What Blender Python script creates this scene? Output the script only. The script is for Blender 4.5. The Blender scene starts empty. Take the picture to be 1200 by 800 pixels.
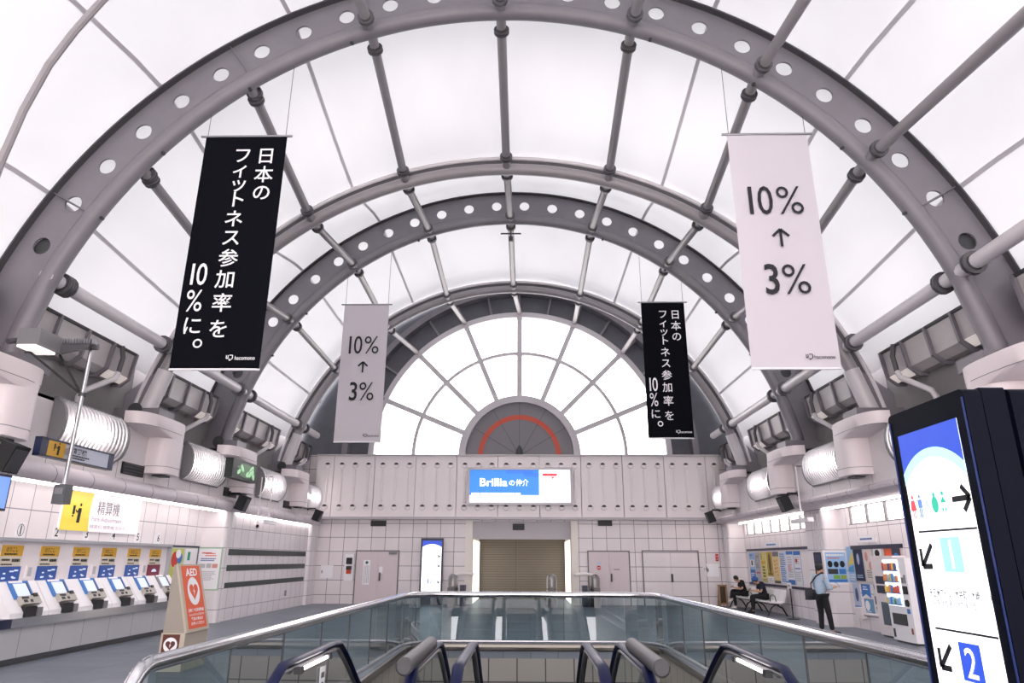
import bpy, math, random
from mathutils import Vector, Matrix
random.seed(7)
PI = math.pi
sc = bpy.context.scene
COL = sc.collection
sin, cos = math.sin, math.cos

# ------------------------------------------------------------------ materials
def lin(c):
    c /= 255.0
    return c / 12.92 if c <= 0.04045 else ((c + 0.055) / 1.055) ** 2.4
def rgb(h):
    if isinstance(h, str):
        h = h.lstrip('#'); h = tuple(int(h[i:i + 2], 16) for i in (0, 2, 4))
    return (lin(h[0]), lin(h[1]), lin(h[2]), 1.0)
MATS = {}
def P(name, color, rough=0.5, metal=0.0, emit=None, es=0.0, noise=0.0, nscale=6.0, spec=0.5, bump=0.0):
    if name in MATS: return MATS[name]
    m = bpy.data.materials.new(name); m.use_nodes = True
    nt = m.node_tree; b = nt.nodes['Principled BSDF']
    c = rgb(color)
    b.inputs['Base Color'].default_value = c
    b.inputs['Roughness'].default_value = rough
    b.inputs['Metallic'].default_value = metal
    b.inputs['Specular IOR Level'].default_value = spec
    if emit:
        b.inputs['Emission Color'].default_value = rgb(emit); b.inputs['Emission Strength'].default_value = es
    if noise > 0 or bump > 0:
        tc = nt.nodes.new('ShaderNodeTexCoord')
        n = nt.nodes.new('ShaderNodeTexNoise'); n.inputs['Scale'].default_value = nscale; n.inputs['Detail'].default_value = 6
        nt.links.new(tc.outputs['Object'], n.inputs['Vector'])
        if noise > 0:
            mx = nt.nodes.new('ShaderNodeMix'); mx.data_type = 'RGBA'
            mx.inputs[6].default_value = tuple(x * (1 - noise) for x in c[:3]) + (1,)
            mx.inputs[7].default_value = tuple(min(1, x * (1 + noise)) for x in c[:3]) + (1,)
            nt.links.new(n.outputs['Fac'], mx.inputs[0]); nt.links.new(mx.outputs[2], b.inputs['Base Color'])
        if bump > 0:
            bp = nt.nodes.new('ShaderNodeBump'); bp.inputs['Strength'].default_value = bump
            nt.links.new(n.outputs['Fac'], bp.inputs['Height']); nt.links.new(bp.outputs['Normal'], b.inputs['Normal'])
    MATS[name] = m
    return m
def grid_mat(name, color, line, axes, w, h, ou=0.0, ov=0.0, rough=0.4, mortar=0.012, noise=0.04, spec=0.5, alt=None, offset=0.0):
    """tiles: brick texture without row offset on two object axes"""
    m = bpy.data.materials.new(name); m.use_nodes = True
    nt = m.node_tree; b = nt.nodes['Principled BSDF']; L = nt.links.new
    tc = nt.nodes.new('ShaderNodeTexCoord'); sp = nt.nodes.new('ShaderNodeSeparateXYZ'); cb = nt.nodes.new('ShaderNodeCombineXYZ')
    L(tc.outputs['Object'], sp.inputs[0])
    for i, (ax, o) in enumerate(zip(axes, (ou, ov))):
        a = nt.nodes.new('ShaderNodeMath'); a.operation = 'SUBTRACT'; a.inputs[1].default_value = o - 100 * (w if i == 0 else h)
        L(sp.outputs['XYZ'.index(ax)], a.inputs[0]); L(a.outputs[0], cb.inputs[i])
    br = nt.nodes.new('ShaderNodeTexBrick')
    br.offset = offset; br.squash = 1.0
    br.inputs['Scale'].default_value = 1.0; br.inputs['Mortar Size'].default_value = mortar; br.inputs['Mortar Smooth'].default_value = 0.1
    br.inputs['Brick Width'].default_value = w; br.inputs['Row Height'].default_value = h; br.inputs['Bias'].default_value = 0.0
    c = rgb(color); c2 = rgb(alt) if alt else c
    br.inputs['Color1'].default_value = tuple(x * (1 + noise) for x in c[:3]) + (1,)
    br.inputs['Color2'].default_value = tuple(x * (1 - noise) for x in c2[:3]) + (1,)
    br.inputs['Mortar'].default_value = rgb(line)
    L(cb.outputs[0], br.inputs['Vector'])
    n = nt.nodes.new('ShaderNodeTexNoise'); n.inputs['Scale'].default_value = 1.7; n.inputs['Detail'].default_value = 5
    L(tc.outputs['Object'], n.inputs['Vector'])
    mx = nt.nodes.new('ShaderNodeMix'); mx.data_type = 'RGBA'; mx.blend_type = 'MULTIPLY'; mx.inputs[0].default_value = 1.0
    mr = nt.nodes.new('ShaderNodeMapRange'); mr.inputs[3].default_value = 0.9; mr.inputs[4].default_value = 1.05
    L(n.outputs['Fac'], mr.inputs[0]); L(br.outputs['Color'], mx.inputs[6]); L(mr.outputs[0], mx.inputs[7])
    L(mx.outputs[2], b.inputs['Base Color'])
    b.inputs['Roughness'].default_value = rough; b.inputs['Specular IOR Level'].default_value = spec
    bp = nt.nodes.new('ShaderNodeBump'); bp.inputs['Strength'].default_value = 0.25; bp.inputs['Distance'].default_value = 0.01; bp.invert = True
    L(br.outputs['Fac'], bp.inputs['Height']); L(bp.outputs['Normal'], b.inputs['Normal'])
    return m
def glass_mat(name, tint, refl=0.1, rough=0.0, rmax=0.75):
    m = bpy.data.materials.new(name); m.use_nodes = True
    nt = m.node_tree; nt.nodes.clear(); L = nt.links.new
    o = nt.nodes.new('ShaderNodeOutputMaterial'); t = nt.nodes.new('ShaderNodeBsdfTransparent'); g = nt.nodes.new('ShaderNodeBsdfGlossy')
    t.inputs[0].default_value = rgb(tint); g.inputs['Roughness'].default_value = rough
    f = nt.nodes.new('ShaderNodeLayerWeight'); f.inputs['Blend'].default_value = 0.35
    mr = nt.nodes.new('ShaderNodeMapRange'); mr.inputs[3].default_value = refl; mr.inputs[4].default_value = rmax
    L(f.outputs['Fresnel'], mr.inputs[0])
    mx = nt.nodes.new('ShaderNodeMixShader'); L(mr.outputs[0], mx.inputs[0]); L(t.outputs[0], mx.inputs[1]); L(g.outputs[0], mx.inputs[2]); L(mx.outputs[0], o.inputs[0])
    return m
def membrane_mat():
    m = bpy.data.materials.new('membrane_fabric'); m.use_nodes = True
    nt = m.node_tree; nt.nodes.clear(); L = nt.links.new
    o = nt.nodes.new('ShaderNodeOutputMaterial'); d = nt.nodes.new('ShaderNodeBsdfDiffuse'); t = nt.nodes.new('ShaderNodeBsdfTranslucent')
    tc = nt.nodes.new('ShaderNodeTexCoord'); n = nt.nodes.new('ShaderNodeTexNoise'); n.inputs['Scale'].default_value = 0.35; n.inputs['Detail'].default_value = 3
    mp = nt.nodes.new('ShaderNodeMapping'); mp.inputs['Scale'].default_value = (1, 0.5, 1)
    L(tc.outputs['Object'], mp.inputs[0]); L(mp.outputs[0], n.inputs['Vector'])
    cr = nt.nodes.new('ShaderNodeValToRGB')
    cr.color_ramp.elements[0].position = 0.3; cr.color_ramp.elements[0].color = (0.80, 0.79, 0.805, 1)
    cr.color_ramp.elements[1].position = 0.6; cr.color_ramp.elements[1].color = (0.875, 0.868, 0.88, 1)
    L(n.outputs['Fac'], cr.inputs[0]); L(cr.outputs[0], t.inputs[0]); L(cr.outputs[0], d.inputs[0])
    mx = nt.nodes.new('ShaderNodeMixShader'); mx.inputs[0].default_value = 0.112
    L(d.outputs[0], mx.inputs[1]); L(t.outputs[0], mx.inputs[2]); L(mx.outputs[0], o.inputs[0])
    return m

white_paint = P('white_paint', '#e9e2e3', 0.5, noise=0.03, nscale=2)
panel_paint = grid_mat('panel_cladding', '#dcd6d7', '#77737a', 'YZ', 1.1513, 6.0, 11.59, 0.0, 0.45, 0.010, 0.02)
cab_paint = P('cabinet_paint', '#e2d8da', 0.45, noise=0.03, nscale=3)
steel_grey = P('grey_steel_paint', '#77737a', 0.45, noise=0.10, nscale=3)
steel_dark = P('dark_steel_paint', '#4a484c', 0.5, noise=0.08, nscale=5)
steel_pipe = P('pipe_steel_paint', '#8a8689', 0.35, noise=0.08, nscale=4)
white_pipe = P('pale_pipe_paint', '#c9c5c8', 0.3, noise=0.05, nscale=3)
concrete = P('concrete', '#7d7a7b', 0.9, noise=0.16, nscale=2.5, bump=0.05)
ledge_c = P('stained_concrete', '#a39c9a', 0.85, noise=0.2, nscale=2)
black = P('black_plastic', '#141417', 0.5)
black_soft = P('black_matte', '#1c1d20', 0.8)
dark_grey = P('dark_grey_metal', '#3a3b3e', 0.5)
mid_grey = P('mid_grey_metal', '#7c7b7e', 0.45)
chrome = P('brushed_steel', '#d2d2d6', 0.16, 1.0)
satin = P('satin_steel', '#a9a9ad', 0.28, 1.0)
navy = P('navy_paint', '#141d3e', 0.35)
navy_rubber = P('navy_handrail_rubber', '#0b1235', 0.36, spec=0.25)
near_black_navy = P('dark_navy_case', '#070b18', 0.5, spec=0.06)
blue = P('blue_paint', '#2a4c9c', 0.4)
banner_black = P('black_banner_cloth', '#101117', 0.9, spec=0.03)
banner_white = P('white_banner_cloth', '#bfbac1', 0.85)
ink = P('black_ink', '#15151b', 0.7)
ink_white = P('white_ink', '#ececf0', 0.7)
ink_grey = P('grey_ink', '#77767c', 0.7)
ink_pale = P('pale_ink', '#b9b8bd', 0.7)
red = P('red_ink', '#c8352c', 0.6)
orange = P('orange_board', '#d8552a', 0.55)
maroon = P('maroon_ink', '#7d2140', 0.5)
brown_plate = P('brown_plate', '#5a2a22', 0.5)
yellow = P('yellow_sign', '#f0d653', 0.5)
amber = P('amber_label', '#d9a62a', 0.5)
cream = P('cream_paint', '#d6cdba', 0.55)
white = P('clean_white', '#f0eff2', 0.4)
green = P('green_ink', '#1f9d7c', 0.6)
dgreen = P('dark_green_band', '#20302c', 0.4)
lblue = P('light_blue_ink', '#9fc4ea', 0.6)
midblue = P('mid_blue_ink', '#3f7cc4', 0.6)
wood = P('wood_board', '#a8845c', 0.6, noise=0.15, nscale=8)
skin = P('skin', '#c69a7e', 0.55)
hair_m = P('black_hair', '#141214', 0.6)
shirt_m = P('pale_blue_shirt', '#a9bdd2', 0.8)
cloth_blk = P('black_cloth', '#17171b', 0.85)
cloth_nvy = P('navy_cloth', '#1c2234', 0.85)
cap_blue = P('blue_cap_cloth', '#2f5a9e', 0.8)
seat_white = P('bench_white_plastic', '#e6e5e6', 0.35)
red_arc = P('red_band_paint', '#b8462f', 0.5)
hub_grey = P('hub_grey_paint', '#77757a', 0.6)
ring_dark = P('dark_ring_panel', '#5a5b62', 0.7, noise=0.2, nscale=3)
frame_grey = P('window_frame_paint', '#b5b2b6', 0.4)
shutter_m = grid_mat('shutter_slats', '#5f594d', '#423d34', 'XZ', 100, 0.11, 0, 0, 0.45, 0.012, 0.0)
def E_(name, col, s): return P(name, col, 0.4, emit=col, es=s)
tube_light = E_('lit_tube', '#fff6f3', 10.0)
rail_light = E_('lit_rail_tube', '#fff6f3', 6.0)
flap_glow = E_('pale_flap_glow', '#fff4ee', 0.25)  # pale flap paint with a faint glow put into it
lamp_light = E_('lit_lamp', '#fff6f0', 13.0)
jamb_glow = E_('jamb_glow_warm', '#fff4ea', 1.6)  # glow standing in for the light on the recess jambs
scr_white = E_('lit_screen_white', '#fbfbff', 1.15)
scr_blue = E_('lit_screen_blue', '#2848b4', 0.8)
scr_cyan = E_('lit_screen_cyan', '#a8def4', 0.75)
scr_sky = E_('lit_screen_sky', '#3080d8', 0.75)
scr_dblue = E_('lit_screen_deep_blue', '#234689', 0.3)
scr_red = E_('lit_screen_red', '#e0404a', 0.9)
scr_green = E_('lit_screen_green', '#2aa58a', 0.9)
scr_pale = E_('lit_screen_pale', '#c4cfe4', 0.45)
scr_ink = P('screen_ink', '#15171f', 0.6)
scr_grey = E_('lit_screen_grey', '#9a9ca6', 0.5)
scr_dark = P('dark_display', '#16241c', 0.3)
scr_leaf = E_('display_leaf_green', '#86b088', 0.9)
tile_end = grid_mat('end_wall_tile', '#e6dfe1', '#7d787d', 'XZ', 0.583, 0.57, -7.2, 3.2, 0.35, 0.012, 0.03)
tile_side = grid_mat('side_wall_tile', '#ece6e8', '#98939a', 'YZ', 0.583, 0.57, 0, 3.2, 0.32, 0.010, 0.03)
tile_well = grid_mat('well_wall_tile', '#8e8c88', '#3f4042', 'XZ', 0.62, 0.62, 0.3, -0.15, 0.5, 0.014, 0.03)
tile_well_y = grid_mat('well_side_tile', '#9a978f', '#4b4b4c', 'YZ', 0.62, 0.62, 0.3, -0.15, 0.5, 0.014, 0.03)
floor_m = grid_mat('floor_tile', '#747c87', '#565d66', 'XY', 0.6, 0.6, 0, 0, 0.36, 0.006, 0.06, 0.14, alt='#6e7681')
glass = glass_mat('balustrade_glass', '#b9cdd0', 0.09)
glass_e = glass_mat('escalator_glass', '#c2d0ce', 0.07)
clear = glass_mat('clear_glass', '#fffaf7', 0.02, 0.0, 0.25)
lens_glass = glass_mat('ribbed_lens', '#d8dade', 0.06, 0.15, 0.3)
frosted = None

# ------------------------------------------------------------------ mesh builder
class M:
    def __init__(s): s.v, s.f, s.mi, s.cur, s.mats = [], [], [], 0, []
    def mat(s, m):
        if m not in s.mats: s.mats.append(m)
        s.cur = s.mats.index(m); return s
    def add(s, vs, fs):
        o = len(s.v); s.v += [tuple(x) for x in vs]
        for f in fs: s.f.append([i + o for i in f]); s.mi.append(s.cur)
        return s
    def box(s, c, d, R=None):
        x, y, z = (k / 2 for k in d)
        vs = [Vector((a * x, b * y, e * z)) for a in (-1, 1) for b in (-1, 1) for e in (-1, 1)]
        if R is not None: vs = [R @ q for q in vs]
        vs = [q + Vector(c) for q in vs]
        return s.add(vs, [(0, 1, 3, 2), (4, 6, 7, 5), (0, 4, 5, 1), (2, 3, 7, 6), (0, 2, 6, 4), (1, 5, 7, 3)])
    def bb(s, x0, x1, y0, y1, z0, z1): return s.box(((x0 + x1) / 2, (y0 + y1) / 2, (z0 + z1) / 2), (abs(x1 - x0), abs(y1 - y0), abs(z1 - z0)))
    def prism(s, poly, ax, a, b):
        n = len(poly)
        def q(p, t): return {'X': (t, p[0], p[1]), 'Y': (p[0], t, p[1]), 'Z': (p[0], p[1], t)}[ax]
        vs = [q(p, a) for p in poly] + [q(p, b) for p in poly]
        fs = [tuple(range(n - 1, -1, -1)), tuple(range(n, 2 * n))] + [(i, (i + 1) % n, (i + 1) % n + n, i + n) for i in range(n)]
        return s.add(vs, fs)
    def sheet(s, poly, ax, a, b):   # open extruded profile
        n = len(poly)
        def q(p, t): return {'X': (t, p[0], p[1]), 'Y': (p[0], t, p[1]), 'Z': (p[0], p[1], t)}[ax]
        return s.add([q(p, a) for p in poly] + [q(p, b) for p in poly], [(i, i + 1, i + 1 + n, i + n) for i in range(n - 1)])
    def tube(s, path, r, n=12, caps=True, sq=None, up=None):
        pts = [Vector(p) for p in path]; N = len(pts); rs = r if isinstance(r, (list, tuple)) else [r] * N
        T = []
        for i in range(N):
            t = pts[min(i + 1, N - 1)] - pts[max(i - 1, 0)]
            T.append(t.normalized())
        u = Vector(up) if up else (Vector((0, 0, 1)) if abs(T[0].z) < 0.9 else Vector((1, 0, 0)))
        vs = []
        for i in range(N):
            u = (u - T[i] * u.dot(T[i])).normalized(); w = T[i].cross(u)
            for k in range(n):
                a = 2 * PI * k / n
                if sq: vs.append(pts[i] + w * (sq[0] * cos(a)) + u * (sq[1] * sin(a)))
                else: vs.append(pts[i] + (w * cos(a) + u * sin(a)) * rs[i])
        fs = [(i * n + k, i * n + (k + 1) % n, (i + 1) * n + (k + 1) % n, (i + 1) * n + k) for i in range(N - 1) for k in range(n)]
        if caps: fs += [tuple(range(n - 1, -1, -1)), tuple(range((N - 1) * n, N * n))]
        return s.add(vs, fs)
    def cyl(s, a, b, r, n=16): return s.tube([a, b], r, n)
    def lathe(s, prof, c=(0, 0, 0), n=20, ax='Z', a0=0, a1=2 * PI):
        full = abs(a1 - a0 - 2 * PI) < 1e-6; m = n if full else n + 1; vs = []
        for (r, h) in prof:
            for k in range(m):
                t = a0 + (a1 - a0) * k / n; x, y = r * cos(t), r * sin(t)
                p = {'Z': (x, y, h), 'X': (h, x, y), 'Y': (x, h, y)}[ax]
                vs.append(tuple(p[i] + c[i] for i in range(3)))
        fs = []
        for i in range(len(prof) - 1):
            for k in range(n):
                k2 = (k + 1) % m
                fs.append((i * m + k, i * m + k2, (i + 1) * m + k2, (i + 1) * m + k))
        return s.add(vs, fs)
    def ball(s, c, r, n=12, sc=(1, 1, 1)):
        vs, fs = [], []; R = n // 2
        for i in range(R + 1):
            for k in range(n):
                t, p = PI * i / R, 2 * PI * k / n
                vs.append((c[0] + r * sc[0] * sin(t) * cos(p), c[1] + r * sc[1] * sin(t) * sin(p), c[2] + r * sc[2] * cos(t)))
        for i in range(R):
            for k in range(n): fs.append((i * n + k, i * n + (k + 1) % n, (i + 1) * n + (k + 1) % n, (i + 1) * n + k))
        return s.add(vs, fs)
    def merge(s, o):
        off = len(s.v); s.v += o.v
        for f, mi in zip(o.f, o.mi):
            s.f.append([i + off for i in f])
            m = o.mats[mi]
            if m not in s.mats: s.mats.append(m)
            s.mi.append(s.mats.index(m))
        return s
    def build(s, name, m=None, parent=None, smooth=False, loc=None):
        me = bpy.data.meshes.new(name); me.from_pydata(s.v, [], s.f)
        ms = s.mats if s.mats else [m]
        for k in ms: me.materials.append(k)
        if s.mats: me.polygons.foreach_set('material_index', s.mi)
        me.validate(); me.update()
        import bmesh
        bm = bmesh.new(); bm.from_mesh(me); bmesh.ops.recalc_face_normals(bm, faces=bm.faces)
        if smooth:
            for f in bm.faces: f.smooth = True
            for e in bm.edges:
                if len(e.link_faces) == 2 and e.calc_face_angle(0) > 0.7: e.smooth = False
        bm.to_mesh(me); bm.free()
        o = bpy.data.objects.new(name, me); COL.objects.link(o)
        if parent is not None: o.parent = parent
        if loc is not None: o.location = loc
        return o
def tag(o, label=None, cat=None, group=None, kind=None):
    if label: o['label'] = label
    if cat: o['category'] = cat
    if group: o['group'] = group
    if kind: o['kind'] = kind
    return o
def thing(name, label, cat, loc=(0, 0, 0), rz=0.0, group=None, kind=None):
    o = bpy.data.objects.new(name, None); COL.objects.link(o)
    o.location = loc; o.rotation_euler = (0, 0, rz); o.empty_display_size = 0.1
    return tag(o, label, cat, group, kind)
def dup(root, loc=None, rz=None, label=None, group=None):
    r = root.copy(); COL.objects.link(r)
    if loc is not None: r.location = loc
    if rz is not None: r.rotation_euler = (0, 0, rz)
    if label: r['label'] = label
    if group: r['group'] = group
    for ch in list(root.children):
        c = ch.copy(); COL.objects.link(c); c.parent = r
        for g in list(ch.children):
            d = g.copy(); COL.objects.link(d); d.parent = c
    return r
LEFT, RIGHT, END = 0.0, PI, -PI / 2      # wall frames: x out of the wall, y along the reading direction, z up

# lettering -> mesh in the wall frame
def text_mesh(body, bold=0.0, space=1.0):
    cu = bpy.data.curves.new('t', 'FONT'); cu.body = body; cu.size = 1.0; cu.align_x = 'CENTER'; cu.offset = bold; cu.space_character = space
    cu.resolution_u = 3
    o = bpy.data.objects.new('t', cu); COL.objects.link(o)
    dg = bpy.context.evaluated_depsgraph_get(); dg.update()
    me = bpy.data.meshes.new_from_object(o.evaluated_get(dg))
    vs = [tuple(v.co) for v in me.vertices]; fs = [tuple(p.vertices) for p in me.polygons]
    bpy.data.objects.remove(o); bpy.data.curves.remove(cu); bpy.data.meshes.remove(me)
    return vs, fs
def put_text(mb, body, x, y, z, w=None, h=None, size=None, bold=0.0, align='C', th=0.0, space=1.0):
    """write into builder mb; x = distance from the wall, (y, z) = centre"""
    vs, fs = text_mesh(body, bold, space)
    if not vs: return
    xs = [v[0] for v in vs]; ys = [v[1] for v in vs]
    x0, x1, y0, y1 = min(xs), max(xs), min(ys), max(ys)
    if size is not None:
        sx = sy = size; cx, cy = 0.0, 0.36
    else:
        sy = h / (y1 - y0) if h else None; sx = w / (x1 - x0) if w else None
        sx = sx or sy; sy = sy or sx; cx, cy = (x0 + x1) / 2, (y0 + y1) / 2
    if align == 'L': cx = x0
    if align == 'R': cx = x1
    mb.add([(x, y + (v[0] - cx) * sx, z + (v[1] - cy) * sy) for v in vs], fs)
def bars(mb, x, y0, y1, z0, z1, n, frac=0.55, seed=0):
    """rows of small lettering too fine to read, as short dashes"""
    r = random.Random(seed); dz = (z1 - z0) / n
    for i in range(n):
        z = z1 - (i + 0.5) * dz; y = y0; end = y0 + (y1 - y0) * r.uniform(0.7, 1.0)
        while y < end:
            w = min((y1 - y0) * r.uniform(0.04, 0.14), end - y)
            mb.add([(x, y, z - dz * frac / 2), (x, y + w, z - dz * frac / 2), (x, y + w, z + dz * frac / 2), (x, y, z + dz * frac / 2)], [(0, 1, 2, 3)])
            y += w * 1.12 + 0.002
def rect(mb, x, y0, y1, z0, z1): mb.add([(x, y0, z0), (x, y1, z0), (x, y1, z1), (x, y0, z1)], [(0, 1, 2, 3)])
def disc(mb, x, y, z, ry, rz=None, n=24):
    rz = rz or ry
    mb.add([(x, y + ry * cos(2 * PI * k / n), z + rz * sin(2 * PI * k / n)) for k in range(n)], [tuple(range(n))])
def strokes(mb, x, pts, w):
    """thick polyline in the wall plane"""
    for (a, b) in zip(pts[:-1], pts[1:]):
        dy, dz = b[0] - a[0], b[1] - a[1]; L = math.hypot(dy, dz); ny, nz = -dz / L * w / 2, dy / L * w / 2
        mb.add([(x, a[0] + ny, a[1] + nz), (x, b[0] + ny, b[1] + nz), (x, b[0] - ny, b[1] - nz), (x, a[0] - ny, a[1] - nz)], [(0, 1, 2, 3)])

# ------------------------------------------------------------------ camera
F, PITCH, YAW, ROLL = 802.998, 0.3083, 0.0212, 0.004
fwd = Vector((-sin(YAW) * cos(PITCH), cos(YAW) * cos(PITCH), sin(PITCH)))
rt = Vector((cos(YAW), sin(YAW), 0)); up = rt.cross(fwd)
rt, up = rt * cos(ROLL) + up * sin(ROLL), up * cos(ROLL) - rt * sin(ROLL)
cam = bpy.data.cameras.new('camera'); cam.sensor_width = 36.0; cam.lens = F / 1200 * 36; cam.clip_start = 0.05; cam.clip_end = 300
co = bpy.data.objects.new('camera', cam); COL.objects.link(co)
co.matrix_world = Matrix(((rt.x, up.x, -fwd.x, 0.508), (rt.y, up.y, -fwd.y, 0.0), (rt.z, up.z, -fwd.z, 1.75), (0, 0, 0, 1)))
sc.camera = co
sc.view_settings.view_transform = 'Standard'; sc.view_settings.look = 'None'; sc.view_settings.gamma = 1.0; sc.view_settings.use_curve_mapping = False
sc.view_settings.exposure = 0.22
w = bpy.data.worlds.new('overcast_sky'); sc.world = w; w.use_nodes = True
bg = w.node_tree.nodes['Background']; bg.inputs[0].default_value = (0.985, 0.968, 1.0, 1); bg.inputs[1].default_value = 5.0
try:
    sc.cycles.use_denoising = True
    sc.cycles.max_bounces = 10; sc.cycles.diffuse_bounces = 5; sc.cycles.glossy_bounces = 4; sc.cycles.transparent_max_bounces = 16
except Exception: pass

# ------------------------------------------------------------------ vault constants
YA, S, YE = 11.59, 4.605, 30.0
YB, YC, YD = YA + S, YA + 2 * S, 26.4
ZC, EA, EB = 3.376, 8.907, 9.319           # tube-centre ellipse of the deep ribs
EBV = 8.40; EBD = 9.05                                  # valley ribs hang lower
AL, RP = 0.2956, 9.372
TH = {0: 0.0}
for k in range(1, 5):
    t_ = []
    for sgn in (1, -1):
        X, Z = sgn * RP * sin(k * AL), ZC + RP * cos(k * AL); dx, dz = X - 0.508, Z - 1.75
        lo, hi = 0.5, 1.3
        for _ in range(50):
            m_ = (lo + hi) / 2; x, z = 0.508 + dx * m_, 1.75 + dz * m_
            if (x / EA) ** 2 + ((z - ZC) / EB) ** 2 > 1: hi = m_
            else: lo = m_
        t_.append(math.atan2(abs(x) / EA, (z - ZC) / EB))
    TH[k] = sum(t_) / 2
    TH[-k] = -TH[k]
def ell(th, off=0.0, b=EB, a=EA): return ((a + off) * sin(th), ZC + (b + off) * cos(th))
def arc_pts(y, off, b, t0, t1, n): return [(ell(t0 + (t1 - t0) * i / n, off, b)[0], y, ell(t0 + (t1 - t0) * i / n, off, b)[1]) for i in range(n + 1)]

# ------------------------------------------------------------------ FLOOR, WALLS
WX0, WX1, WY0, WY1 = -2.05, 3.40, 5.2, 16.35
f = M()
f.bb(-10, 10.6, -4, WY0, -0.3, 0); f.bb(-10, 10.6, WY1, 36.2, -0.3, 0); f.bb(-10, WX0, WY0, WY1, -0.3, 0); f.bb(WX1, 10.6, WY0, WY1, -0.3, 0)
fl = f.build('floor', floor_m); tag(fl, 'grey tiled concourse floor around the escalator well', 'floor', kind='structure')
m = M(); m.bb(-5.2, -3.9, 8.85, 10.6, 0.0, 0.004); m.build('tan_strip', P('tan_tile', '#b08a62', 0.5), fl)

wl = thing('wall_left', 'white tiled side wall with ticket machines and pale panels above', 'wall', kind='structure')
m = M(); m.bb(-9.35, -9.05, -4, YC, 0, 3.4); m.build('near_tile_wall', tile_side, wl)
m = M(); m.bb(-9.35, -8.42, YC + 0.36, 30, 0, 3.4); m.build('far_tile_wall', tile_side, wl)
def pillar(sx, xin, xout, y0, y1, name, par):
    m = M(); poly = []
    r = 0.12
    a, b = (xin, xout)
    m.prism([(xout, y0), (xin + sx * r, y0)] + [(xin + sx * r - sx * r * sin(t), y0 + r - r * cos(t)) for t in (0.4, 0.8, 1.2)] + [(xin, y0 + r), (xin, y1), (xout, y1)], 'Z', 0, 3.4)
    p = m.build(name, tile_side, par)
    for k in range(3):
        yy = y0 + (0.16 + 0.08 * k if y1 - y0 < 0.5 else 0.22 + 0.14 * k)
        g = M(); g.cyl((xin, yy, 2.06), (xin, yy, 3.08), 0.03, 8); g.build('flute', P('flute_paint', '#d8d5d8', 0.4), p, True)
    return p
pillar(-1, -8.36, -9.2, YC, YC + 0.36, 'pillar', wl)
pillar(-1, -8.30, -9.2, 29.0, 29.98, 'pillar', wl)
m = M(); m.bb(-8.9, -8.5, -4, 30, 3.42, 4.66); m.build('upper_panels', panel_paint, wl)
cv = [(-8.5, 3.44), (-8.36, 3.42), (-8.26, 3.34), (-8.22, 3.24), (-8.24, 3.15), (-8.30, 3.09), (-8.36, 3.09), (-8.36, 3.16), (-9.1, 3.16)]
m = M(); m.sheet(cv, 'Y', -4, 30); m.build('cove', grid_mat('cove_paint', '#d2c9ce', '#6f6c70', 'YZ', 1.1513, 20.0, 11.59, 0, 0.4, 0.012, 0.02), wl, True)
m = M(); m.bb(-9.6, -8.5, -4, 30, 4.6, 4.665); m.build('ledge', concrete, wl)
m = M(); m.bb(-9.9, -9.3, -4, 30, 4.66, 6.55); m.build('concrete_band', concrete, wl)
wr = thing('wall_right', 'white tiled side wall with high windows and notice boards', 'wall', kind='structure')
def rwall(x, y0, y1, wy0, wy1, name):
    """tile wall with a row of high windows between wy0 and wy1"""
    z0, z1 = 2.72, 3.24
    m = M(); m.bb(x, x + 0.3, y0, y1, 0, z0); m.bb(x, x + 0.3, y0, y1, z1, 3.4); m.bb(x, x + 0.3, y0, wy0, z0, z1); m.bb(x, x + 0.3, wy1, y1, z0, z1)
    m.build(name, tile_side, wr)
rwall(9.65, -4, YC, 6.2, 20.25, 'near_tile_wall'); rwall(9.40, YC + 0.7, 30, 22.4, 29.0, 'far_tile_wall')
pillar(1, 9.12, 9.9, YC, YC + 1.3, 'pillar', wr); pillar(1, 8.72, 9.8, 29.3, 29.98, 'pillar', wr)
m = M(); m.bb(8.5, 8.9, -4, 30, 3.42, 4.66); m.build('upper_panels', panel_paint, wr)
cvr = [(8.5, 3.46), (8.42, 3.44), (8.37, 3.38), (8.39, 3.31), (8.48, 3.25), (8.62, 3.21), (8.8, 3.20), (9.06, 3.20), (9.06, 3.26), (9.7, 3.28)]
m = M(); m.sheet(cvr, 'Y', -4, 30); m.build('cove', bpy.data.materials['cove_paint'], wr, True)
m = M(); m.bb(8.5, 9.6, -4, 30, 4.6, 4.665); m.build('ledge', concrete, wr)
m = M(); m.bb(9.3, 9.9, -4, 30, 4.66, 6.55); m.build('concrete_band', concrete, wr)
def win_row(x, y0, y1, n, idx, label):
    t = thing('window_%d' % idx, label, 'window', (x + 0.02, (y0 + y1) / 2, 2.72), kind='structure')
    L = y1 - y0; p = L / n
    fm = M(); fm.bb(-0.02, 0.08, -L / 2, L / 2, 0, 0.03); fm.bb(-0.02, 0.08, -L / 2, L / 2, 0.49, 0.52)
    for i in range(n + 1): fm.bb(0.02, 0.07, -L / 2 + i * p - 0.045, -L / 2 + i * p + 0.045, 0.03, 0.49)
    fm.build('window_frame', mid_grey, t)
    for i in range(n):
        g = M(); g.bb(0.04, 0.048, -L / 2 + i * p + 0.05, -L / 2 + (i + 1) * p - 0.05, 0.03, 0.49); g.build('pane', clear, t)
win_row(9.65, 6.2, 20.25, 14, 2, 'high strip window over the vending machines')
win_row(9.40, 22.4, 29.0, 7, 3, 'high strip window over the long notice board')

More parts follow.
